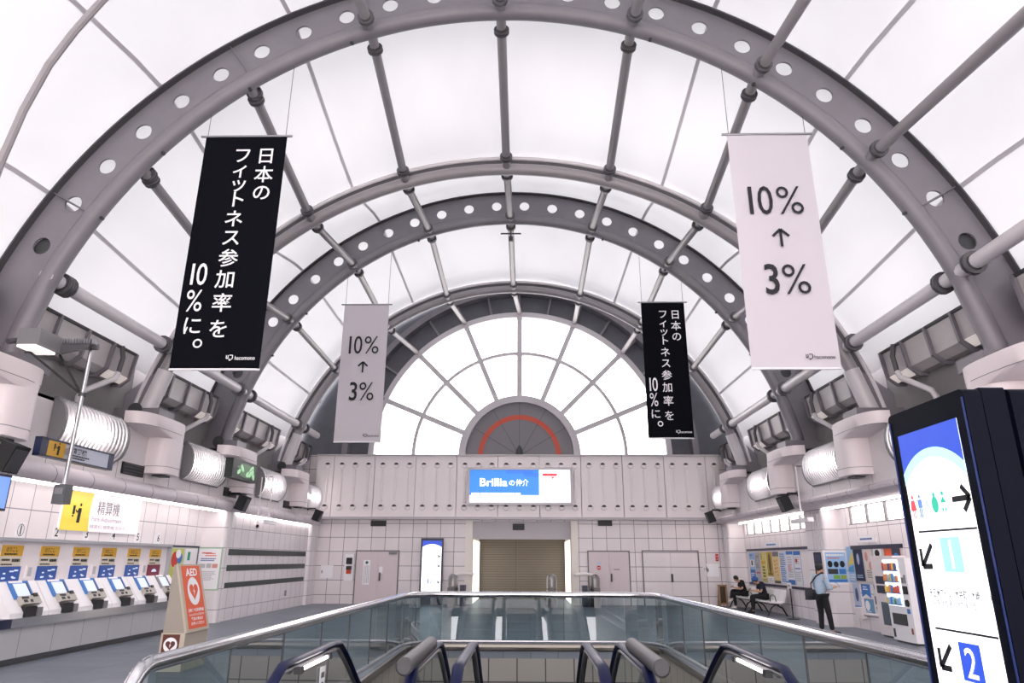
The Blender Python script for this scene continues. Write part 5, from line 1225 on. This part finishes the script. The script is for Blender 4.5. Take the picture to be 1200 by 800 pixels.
# vending machines
def vend_front():
    t = thing('vending_machine', 'white vending machine with a lit drink display', 'vending machine', (9.60, 16.85, 0), RIGHT)
    W, H, D = 1.0, 1.83, 0.60
    m = M(); m.bb(0, D, -W / 2, W / 2, 0.04, H); m.build('cabinet', white, t)
    m = M(); m.bb(0.05, D - 0.05, -W / 2 + 0.04, W / 2 - 0.04, 0, 0.04); m.build('base', dark_grey, t)
    m = M(); m.bb(D, D + 0.012, -W / 2 + 0.02, 0.20, 0.78, H - 0.05); dp = m.build('display_window', E_('vend_lit', '#eef3fb', 1.3), t)
    r = random.Random(3); cols = [P('can_%d' % i, c, 0.4) for i, c in enumerate(('#c65a3c', '#3f7cc4', '#e2c25a', '#4e8c5c', '#b5464e', '#2f3f7c', '#d98a52', '#8fb9dc'))]
    for row in range(4):
        z0 = 0.82 + row * 0.245
        q = M(); q.bb(D + 0.012, D + 0.05, -W / 2 + 0.03, 0.19, z0 - 0.02, z0); q.build('shelf', midblue, dp)
        for k in range(7):
            q = M(); yy = -W / 2 + 0.09 + k * 0.09; hh = r.uniform(0.12, 0.18); q.lathe([(0, 0), (0.032, 0), (0.032, hh * 0.8), (0.022, hh * 0.92), (0.018, hh), (0, hh)], (D + 0.045, yy, z0), 10); q.build('drink_sample', r.choice(cols), dp, True)
    m = M(); m.bb(D, D + 0.02, -0.36, 0.24, 0.38, 0.62); mo = m.build('delivery_flap', dark_grey, t)
    m = M(); m.bb(D, D + 0.02, 0.27, 0.45, 1.05, 1.22); m.build('note_slot', black, t)
    m = M(); m.bb(D, D + 0.018, 0.27, 0.33, 1.28, 1.40); m.build('coin_slot', mid_grey, t); m = M(); m.bb(D, D + 0.018, 0.38, 0.43, 1.28, 1.46); m.build('button_panel', mid_grey, t)
    m = M(); m.lathe([(0.08, D), (0.07, D + 0.03), (0, D + 0.03)], (0, 0.36, 0.86), 16, 'X'); m.build('return_knob', black, t)
    m = M(); m.bb(D, D + 0.008, 0.30, 0.42, 0.64, 0.74); m.build('blue_sticker', midblue, t)
    m = M(); m.bb(D, D + 0.01, -0.44, -0.36, 0.10, 0.28); m.build('latch', dark_grey, t)
    m = M(); m.bb(D, D + 0.01, 0.36, 0.42, 0.22, 0.34); m.build('amber_sticker', P('amber_dark', '#8a4a2c', 0.5), t)
    return t
vend_front()
t = thing('vending_machine', 'plain white vending machine with two dark slots set back beside the lit one', 'vending machine', (9.60, 17.93, 0), RIGHT)
m = M(); m.bb(0, 0.34, -0.55, 0.55, 0.04, 1.88); m.build('cabinet', white_paint, t)
m = M(); m.bb(0.03, 0.3, -0.5, 0.5, 0, 0.04); m.build('base', dark_grey, t)
for a, b in ((-0.30, 0.0), (0.05, 0.35)):
    q = M(); q.bb(0.34, 0.355, -0.40 + 0.0, 0.0, 1.0 + (0 if a < 0 else 0.22), 1.18 + (0 if a < 0 else 0.22)); q.build('dark_slot', navy, t)
m = M(); m.bb(0.34, 0.35, -0.30, 0.20, 0.28, 0.80); m.build('lower_window', P('smoked', '#5c6670', 0.2), t)
m = M(); m.lathe([(0.06, 0.34), (0.06, 0.36), (0, 0.36)], (0, 0.2, 0.12), 12, 'X'); m.build('lock', satin, t)

# benches
def bench():
    t = thing('bench', 'x', 'bench')
    for k in range(4):
        yy = -0.84 + 0.56 * k
        q = M(); prof = [(0.56, 0.40), (0.58, 0.43), (0.52, 0.45), (0.22, 0.42), (0.12, 0.46), (0.02, 0.78), (0.0, 0.82), (-0.03, 0.82), (-0.02, 0.76), (0.08, 0.43), (0.2, 0.385), (0.5, 0.405)]
        q.prism(prof, 'Y', yy - 0.265, yy + 0.265); q.build('seat_shell', seat_white, t)
    m = M(); m.tube([(0.30, -1.1, 0.36), (0.30, 1.1, 0.36)], 0.03, 8); m.build('beam', dark_grey, t)
    for yy in (-0.95, 0.95):
        q = M(); q.tube([(0.62, yy, 0.0), (0.50, yy, 0.25), (0.33, yy, 0.36), (0.12, yy, 0.25), (-0.02, yy, 0.0)], 0.025, 8); q.build('leg', black, t)
    for yy in (-0.56, 0.56):
        q = M(); q.tube([(0.18, yy, 0.43), (0.20, yy, 0.60), (0.28, yy, 0.66), (0.36, yy, 0.60), (0.38, yy, 0.42)], 0.015, 8); q.build('armrest', black, t)
    return t
b1 = bench(); b1.location = (9.15, 25.55, 0); b1.rotation_euler = (0, 0, PI); b1['label'] = 'white moulded bench with two empty seats at its near end'; b1['group'] = 'white benches'
dup(b1, (9.15, 28.1, 0), PI, 'farther white moulded bench under the person in black with crossed legs')
t = thing('sign_stand', 'black floor stand with a small white notice beside the bench', 'sign stand', (8.92, 23.4, 0), RIGHT)
m = M(); m.lathe([(0, 0.0), (0.20, 0.0), (0.20, 0.015), (0.03, 0.03)], (0, 0, 0), 20); m.build('base', black, t); m = M(); m.cyl((0, 0, 0.02), (0, 0, 0.95), 0.02, 8); m.build('pole', black, t, True)
m = M(); m.box((0.02, 0, 1.0), (0.012, 0.36, 0.18)); pb = m.build('plate', white, t); q = M(); put_text(q, 'ご自由に', 0.028, 0, 1.0, w=0.26, h=0.06, bold=0.02); q.build('lettering', ink_grey, pb)
q = M(); q.box((0.02, 0, 1.105), (0.014, 0.36, 0.03)); q.build('blue_strip', midblue, pb)
t = thing('wooden_stand', 'brown wooden board stand in the corner behind the benches', 'stand', (8.32, 29.2, 0), END)
m = M(); m.bb(0, 0.05, -0.17, -0.11, 0, 0.84); m.bb(0, 0.05, 0.11, 0.17, 0, 0.84); m.bb(0, 0.05, -0.17, 0.17, 0.78, 0.84); m.bb(0, 0.05, -0.17, 0.17, 0.10, 0.16); m.build('frame', wood, t)
m = M(); m.bb(0.01, 0.03, -0.11, 0.11, 0.16, 0.78); m.build('panel', P('dark_wood', '#3f2f25', 0.6), t)
m = M(); m.add([(0.0, -0.15, 0.8), (0.0, -0.11, 0.8), (-0.3, -0.11, 0.0), (-0.3, -0.15, 0.0), (-0.03, -0.15, 0.8), (-0.03, -0.11, 0.8), (-0.33, -0.11, 0.0), (-0.33, -0.15, 0.0)], [(0, 1, 2, 3), (4, 5, 6, 7), (0, 3, 7, 4), (1, 2, 6, 5)]); m.build('back_strut', wood, t)

# ------------------------------------------------------------------ escalators
def escalator(xl, xr, label, tubes):
    xc = (xl + xr) / 2; hw = (xr - xl) / 2
    t = thing('escalator', label, 'escalator', (xc, 6.0, 0), 0, 'escalators going down the well')
    SL = math.tan(math.radians(30)); YB0 = 1.75     # bend, local y
    def hp(z0, r=0.0):
        pts = [(-0.28, 0.30), (-0.34, 0.48), (-0.30, 0.68), (-0.17, 0.84), (0.02, z0)]
        pts += [(0.5, z0), (1.0, z0), (YB0 - 0.25, z0), (YB0, z0 - 0.02), (YB0 + 0.22, z0 - 0.12), (YB0 + 0.5, z0 - 0.27), (11.0, z0 - 0.27 - (11.0 - YB0 - 0.5) * SL)]
        return pts
    for s_ in (-1, 1):
        x = s_ * hw
        m = M(); m.tube([(x, y, z) for y, z in hp(0.93)], 0.04, 12, True, sq=(0.028, 0.048), up=(1, 0, 0))
        hr = m.build('handrail', navy_rubber, t, True)
        q = M(); q.tube([(x, y, z - 0.055) for y, z in hp(0.93)[3:]], 0.02, 8, True, sq=(0.02, 0.022), up=(1, 0, 0)); q.build('rail_guide', satin, hr, True)
        top_ = [p for p in hp(0.89)]
        q = M(); n = len(top_); low = []
        for (y, z) in top_: low.append((y, min(z - 0.02, (0.05 if y < YB0 else 0.05 - (y - YB0) * SL))))
        q.add([(x, y, z) for y, z in top_] + [(x, y, z) for y, z in low], [(i, i + 1, n + i + 1, n + i) for i in range(n - 1)]); q.build('glass_side', glass_e, t)
        q = M(); q.tube([(x * 1.0 - s_ * 0.05, 0.35, 0.855), (x - s_ * 0.05, 1.15, 0.855)], 0.016, 8)
        if tubes: q.build('light_tube', rail_light, t)
        q = M(); q.bb(x - s_ * 0.05 - 0.03, x - s_ * 0.05 + 0.03, 0.26, 0.35, 0.83, 0.88); q.bb(x - s_ * 0.05 - 0.03, x - s_ * 0.05 + 0.03, 1.15, 1.24, 0.83, 0.88)
        if tubes: q.build('light_cap', dark_grey, t)
        q = M(); q.prism([(-0.9, -0.3), (-0.9, 0.08), (YB0 + 0.1, 0.08), (11, 0.08 - (10.9 - YB0) * SL), (11, -0.3 - (10.9 - YB0) * SL), (YB0, -0.3)], 'X', x - 0.07, x + 0.07); q.build('skirt_panel', P('skirt_steel', '#8d8d90', 0.3, 0.8), t)
    q = M(); prof = [(-0.9, -0.02), (YB0, -0.02)]; y, z = YB0, -0.02
    while y < 10.6: z -= 0.23; prof.append((y, z)); y += 0.4; prof.append((y, z))
    prof += [(10.8, z - 0.6), (YB0, -0.7), (-0.9, -0.4)]
    q.prism(prof, 'X', -hw + 0.08, hw - 0.08); q.build('step_band', dark_grey, t)
    return t
escalator(-1.46, -0.40, 'escalator beside the ticket machine side of the well', 1)
escalator(-0.04, 1.12, 'middle escalator of the three in the well', 0)
escalator(1.47, 2.56, 'escalator beside the vending machine side of the well', 1)
for (x, lab) in ((-0.39, 'thick steel guard tube on the rail between the first and middle escalators'), (1.49, 'thick steel guard tube on the rail between the middle and last escalators')):
    t = thing('guard_tube', lab, 'guard tube', (x, 5.6, 1.0), 0, 'steel guard tubes')
    m = M(); m.cyl((0, -0.1, 0), (0, 1.35, 0), 0.064, 20); m.build('tube', P('dull_steel', '#424246', 0.45, 0.3), t, True)
    m = M(); m.lathe([(0.0, -0.115), (0.05, -0.115), (0.065, -0.10), (0.065, -0.08)], (0, 0, 0), 20, 'Y'); m.build('end_cap', dark_grey, t, True)
    m = M(); m.bb(-0.02, 0.02, 0.3, 0.42, -0.045, -0.02); m.build('clip', dark_grey, t)
# stickers on the balustrade glass
t = thing('glass_sticker', 'small white sticker with a blue ring on the first escalator glass', 'sticker', (-1.448, 7.18, 0.62), LEFT)
m = M(); m.bb(0, 0.003, -0.09, 0.09, -0.17, 0.15); m.build('sheet', white, t); q = M().mat(blue); disc(q, 0.005, 0, -0.06, 0.075); q.mat(white); disc(q, 0.006, 0, -0.06, 0.055); q.mat(blue); strokes(q, 0.007, [(-0.02, -0.10), (0.02, -0.02)], 0.02); q.mat(ink_grey); rect(q, 0.005, -0.05, 0.05, 0.05, 0.1); q.build('ring_mark', None, t)
for k in range(3):
    t = thing('glass_sticker', ['pale sticker with a dark figure, first of three on the last escalator glass', 'pale green sticker, middle of three on the last escalator glass', 'pale sticker, last of three on the last escalator glass'][k], 'sticker', (2.548, 6.62 - 0.17 * k, 0.63), RIGHT, 'stickers on the last escalator')
    m = M(); m.bb(0, 0.003, -0.05, 0.05, -0.1, 0.08); m.build('sheet', P('sticker_pale', '#c4d2c4', 0.5), t); q = M(); disc(q, 0.005, 0, 0.02, 0.018); rect(q, 0.005, -0.02, 0.02, -0.07, 0.0); q.build('figure', ink, t)

# ------------------------------------------------------------------ people
def skin_mesh(name, verts, edges, radii, m, parent, sub=2, root=0):
    me = bpy.data.meshes.new(name); me.from_pydata(verts, edges, [])
    o = bpy.data.objects.new(name, me); COL.objects.link(o)
    sk = o.modifiers.new('s', 'SKIN'); sk.use_smooth_shade = True
    for i, v in enumerate(me.skin_vertices[0].data):
        r = radii[i]; v.radius = r if isinstance(r, tuple) else (r, r); v.use_root = (i == root)
    sb = o.modifiers.new('d', 'SUBSURF'); sb.levels = sub; sb.render_levels = sub
    dg = bpy.context.evaluated_depsgraph_get(); dg.update()
    nm = bpy.data.meshes.new_from_object(o.evaluated_get(dg)); bpy.data.objects.remove(o)
    nm.materials.clear(); nm.materials.append(m)
    for p in nm.polygons: p.use_smooth = True
    r = bpy.data.objects.new(name, nm); COL.objects.link(r); r.parent = parent
    return r
class Skel:
    def __init__(s): s.v, s.e, s.r = [], [], []
    def add(s, p, r, par=None):
        s.v.append(tuple(p)); s.r.append(r); i = len(s.v) - 1
        if par is not None: s.e.append((par, i))
        return i
    def chain(s, pts, par):
        for p, r in pts: par = s.add(p, r, par)
        return par
def person(label, loc, rz, J, shirt, trousers, hair, shoes, group=None, sleeve=0.5, cap=None):
    """J: joints in the person's frame (x forward, y to the person's left, z up)"""
    t = thing('person', label, 'person', loc, rz, group)
    V = lambda k: Vector(J[k])
    pel, che, nek, hed = V('pelvis'), V('chest'), V('neck'), V('head')
    S = Skel(); p = S.add(pel, (0.08, 0.06)); sp_ = S.add(pel.lerp(che, 0.5), (0.075, 0.055), p); c = S.add(che, (0.08, 0.055), sp_); n = S.add(nek, 0.055, c)
    hdir = (hed - nek).normalized()
    h1 = S.add(nek.lerp(hed, 0.55) + Vector((0.01, 0, 0)), 0.075, n); h2 = S.add(hed, (0.08, 0.09), h1); S.add(hed + hdir * 0.07, 0.06, h2)
    fw_ = Vector(J.get('face', (1, 0, 0))).normalized(); S.add(hed + fw_ * 0.095 - hdir * 0.015, 0.018, h2)
    side_ = hdir.cross(fw_).normalized()
    for s_ in (-1, 1): S.add(hed + side_ * s_ * 0.088, 0.016, h2)
    hands = {}
    for sd in ('l', 'r'):
        a, b, h = V('sho_' + sd), V('elb_' + sd), V('wri_' + sd)
        i = S.add(a, 0.035, c); i = S.add(a.lerp(b, 0.5), 0.036, i); i = S.add(b, 0.035, i); i = S.add(b.lerp(h, 0.5), 0.036, i); i = S.add(h, 0.026, i)
        d = (h - b).normalized(); palm = h + d * 0.06; i = S.add(palm, (0.034, 0.02), i)
        across = d.cross(Vector((0, 0, 1))); across = across.normalized() if across.length > 0.1 else Vector((0, 1, 0))
        curl = Vector((0, 0, 1)) if d.z < 0.3 else Vector((1, 0, 0))
        for k, L in enumerate((0.062, 0.075, 0.072, 0.055)):
            o_ = palm + across * (k - 1.5) * 0.019 + d * 0.03
            q = S.add(o_, 0.009, i); q = S.add(o_ + d * L * 0.6, 0.0085, q); S.add(o_ + d * L * 0.8 + curl * L * 0.4, 0.0075, q)
        q = S.add(palm + across * -0.045 + curl * 0.01, 0.011, i); S.add(palm + across * -0.05 + d * 0.045 + curl * 0.03, 0.009, q)
    for sd in ('l', 'r'):
        a, k, f_ = V('hip_' + sd), V('kne_' + sd), V('ank_' + sd)
        i = S.add(a, 0.06, p); i = S.add(a.lerp(k, 0.5), 0.055, i); i = S.add(k, 0.045, i); i = S.add(k.lerp(f_, 0.4), 0.042, i); i = S.add(f_, 0.03, i)
        i = S.add(f_ + Vector(J['toe_' + sd]) * 0.5 + Vector((0, 0, -0.05)), (0.02, 0.016), i); S.add(f_ + Vector(J['toe_' + sd]) * 0.85 + Vector((0, 0, -0.055)), (0.016, 0.01), i)
    body = skin_mesh('body', S.v, S.e, S.r, skin, t, 2)
    S = Skel(); p = S.add(pel - (che - pel) * 0.08, (0.155, 0.125)); sp_ = S.add(pel.lerp(che, 0.5), (0.15, 0.12), p); c = S.add(che, (0.175, 0.125), sp_); S.add(nek - hdir * 0.03, 0.075, c)
    for sd in ('l', 'r'):
        a, b, h = V('sho_' + sd), V('elb_' + sd), V('wri_' + sd)
        i = S.add(a, 0.078, c); i = S.add(a.lerp(b, 0.55), 0.066, i); i = S.add(b if sleeve > 0.5 else a.lerp(b, 0.75), 0.06, i)
        if sleeve > 0.5: S.add(b.lerp(h, (sleeve - 0.5) * 2), 0.05, i)
    skin_mesh('shirt', S.v, S.e, S.r, shirt, t, 2)
    S = Skel(); p = S.add(pel, (0.13, 0.11))
    for sd in ('l', 'r'):
        a, k, f_ = V('hip_' + sd), V('kne_' + sd), V('ank_' + sd)
        i = S.add(a, 0.10, p); i = S.add(a.lerp(k, 0.5), 0.088, i); i = S.add(k, 0.072, i); i = S.add(k.lerp(f_, 0.5), 0.066, i); S.add(k.lerp(f_, 0.97), 0.058, i)
    skin_mesh('trousers', S.v, S.e, S.r, trousers, t, 2)
    for sd in ('l', 'r'):
        f_ = V('ank_' + sd); toe = Vector(J['toe_' + sd]); S = Skel(); i = S.add(f_ - toe * 0.25 + Vector((0, 0, -0.05)), (0.052, 0.045)); i = S.add(f_ + toe * 0.4 + Vector((0, 0, -0.045)), (0.058, 0.048), i); S.add(f_ + toe * 1.05 + Vector((0, 0, -0.055)), (0.05, 0.034), i)
        skin_mesh('shoe', S.v, S.e, S.r, shoes, t, 2)
    m = M(); m.ball((0, 0, 0), 0.108, 16, (1.0, 0.92, 1.05)); zc = hdir * 0.03 - fw_ * 0.018; keep = []
    m.v = [tuple(hed + zc + Vector(v) - (fw_ * 0.03 if (Vector(v).dot(fw_) > 0.05 and v[2] < 0.04) else Vector((0, 0, 0)))) for v in m.v]
    m.build('hair', hair, t, True)
    if cap:
        m = M(); m.lathe([(0.118, -0.01), (0.116, 0.05), (0.08, 0.105), (0, 0.125)], tuple(hed + Vector((0, 0, 0.03))), 16)
        b = hed + fw_ * 0.14 + Vector((0, 0, 0.03)); m.tube([hed + fw_ * 0.08 + Vector((0, 0, 0.03)), b, b + fw_ * 0.06 - Vector((0, 0, 0.015))], 0.05, 10, True, sq=(0.085, 0.012)); m.build('cap', cap, t, True)
    return t
# standing man, back three-quarters to the viewer, facing the posters
J = dict(pelvis=(0, 0, 0.93), chest=(0.0, 0, 1.26), neck=(0.02, 0, 1.44), head=(0.05, 0, 1.57), face=(1, 0.0, 0.05), sho_l=(0, 0.18, 1.37), elb_l=(0.06, 0.25, 1.10), wri_l=(0.27, 0.16, 1.06), sho_r=(0, -0.18, 1.37), elb_r=(0.05, -0.25, 1.09), wri_r=(0.29, -0.18, 1.12),
         hip_l=(0, 0.09, 0.88), kne_l=(0.03, 0.12, 0.48), ank_l=(0.02, 0.15, 0.085), toe_l=(0.19, 0.04, 0), hip_r=(0, -0.09, 0.88), kne_r=(0.06, -0.12, 0.48), ank_r=(0.10, -0.13, 0.085), toe_r=(0.19, -0.05, 0))
PX, PY = 8.02, 18.75
person('person standing in a pale blue shirt and black trousers with a shoulder bag', (PX, PY, 0), 0.35, J, shirt_m, cloth_blk, hair_m, black_soft, sleeve=0.75)
t = thing('shoulder_bag', 'dark shoulder bag hanging at the hip of the standing person', 'bag', (PX, PY, 0), 0.35)
m = M()
pts = []
m.prism([(-0.26, 0.80), (0.14, 0.80), (0.16, 1.02), (-0.22, 1.06)], 'Y', 0.175, 0.30); m.build('pouch', P('bag_grey', '#2b2b30', 0.7), t)
m = M(); m.prism([(-0.25, 0.90), (0.15, 0.90), (0.165, 1.03), (-0.225, 1.07)], 'Y', 0.17, 0.31); m.build('flap', P('bag_flap', '#38383e', 0.7), t)
m = M(); m.tube([(-0.10, 0.22, 1.04), (-0.14, 0.17, 1.2), (-0.10, 0.0, 1.38), (-0.02, -0.13, 1.47), (0.11, -0.10, 1.34), (0.15, 0.05, 1.2), (0.10, 0.21, 1.03)], 0.014, 8, True, sq=(0.02, 0.006)); m.build('strap', black, t)
t = thing('smartphone', 'phone held up by the standing person', 'phone', (PX, PY, 0), 0.35)
m = M(); R = Matrix.Rotation(-0.7, 3, 'Y'); m.box((0.40, -0.16, 1.17), (0.008, 0.07, 0.14), R); m.build('case', black, t); m = M(); m.box((0.395, -0.16, 1.167), (0.004, 0.062, 0.125), R); m.build('screen', scr_pale, t)
# seated, black clothes, legs crossed
J = dict(pelvis=(0.0, 0, 0.585), chest=(0.08, 0, 0.86), neck=(0.19, 0, 1.00), head=(0.29, 0, 1.07), face=(1, 0, -0.55), sho_l=(0.09, 0.18, 0.98), elb_l=(0.16, 0.24, 0.72), wri_l=(0.38, 0.10, 0.76), sho_r=(0.09, -0.18, 0.98), elb_r=(0.16, -0.24, 0.72), wri_r=(0.38, -0.10, 0.77),
         hip_l=(0.02, 0.09, 0.56), kne_l=(0.45, 0.12, 0.54), ank_l=(0.42, 0.12, 0.09), toe_l=(0.2, 0.02, 0), hip_r=(0.02, -0.09, 0.57), kne_r=(0.46, -0.08, 0.65), ank_r=(0.60, 0.20, 0.36), toe_r=(0.14, 0.10, -0.04))
QX, QY = 8.93, 28.3
person('person in black seated with crossed legs and white shoes, bent over a phone', (QX, QY, 0), PI, J, cloth_blk, cloth_blk, hair_m, P('white_shoe', '#dcdad8', 0.6), sleeve=0.5)
t = thing('smartphone', 'phone in the hands of the person with crossed legs', 'phone', (QX, QY, 0), PI)
m = M(); R = Matrix.Rotation(-0.9, 3, 'Y'); m.box((0.47, 0, 0.80), (0.008, 0.07, 0.14), R); m.build('case', black, t); m = M(); m.box((0.465, 0, 0.806), (0.004, 0.062, 0.125), R); m.build('screen', scr_pale, t)
# seated, blue cap
J = dict(pelvis=(0.0, 0, 0.585), chest=(0.09, 0, 0.87), neck=(0.20, 0, 1.01), head=(0.30, 0, 1.07), face=(1, 0, -0.6), sho_l=(0.10, 0.19, 0.99), elb_l=(0.20, 0.25, 0.72), wri_l=(0.44, 0.10, 0.74), sho_r=(0.10, -0.19, 0.99), elb_r=(0.20, -0.25, 0.72), wri_r=(0.44, -0.10, 0.75),
         hip_l=(0.02, 0.09, 0.56), kne_l=(0.45, 0.14, 0.55), ank_l=(0.50, 0.15, 0.09), toe_l=(0.2, 0.03, 0), hip_r=(0.02, -0.09, 0.56), kne_r=(0.45, -0.13, 0.55), ank_r=(0.40, -0.14, 0.09), toe_r=(0.2, -0.02, 0))
RX, RY = 8.93, 25.95
person('person in a blue cap and dark T-shirt seated on the bench', (RX, RY, 0), PI, J, cloth_nvy, cloth_blk, hair_m, black_soft, sleeve=0.5, cap=cap_blue)
t = thing('smartphone', 'phone in the hands of the person in the blue cap', 'phone', (RX, RY, 0), PI)
m = M(); R = Matrix.Rotation(-0.9, 3, 'Y'); m.box((0.53, 0, 0.78), (0.008, 0.07, 0.14), R); m.build('case', black, t); m = M(); m.box((0.525, 0, 0.786), (0.004, 0.062, 0.125), R); m.build('screen', scr_pale, t)
t = thing('backpack', 'black backpack on the bench between the two seated people', 'backpack', (8.98, 26.33, 0.43), PI)
m = M(); m.ball((0, 0, 0.2), 0.2, 14, (0.75, 0.85, 1.05)); m.build('sack', cloth_blk, t, True); m = M(); m.ball((0.12, 0, 0.12), 0.11, 12, (0.6, 1.1, 0.9)); m.build('pocket', cloth_nvy, t, True); m = M(); m.tube([(-0.05, -0.06, 0.38), (-0.05, 0, 0.44), (-0.05, 0.06, 0.38)], 0.012, 8); m.build('handle', black, t)
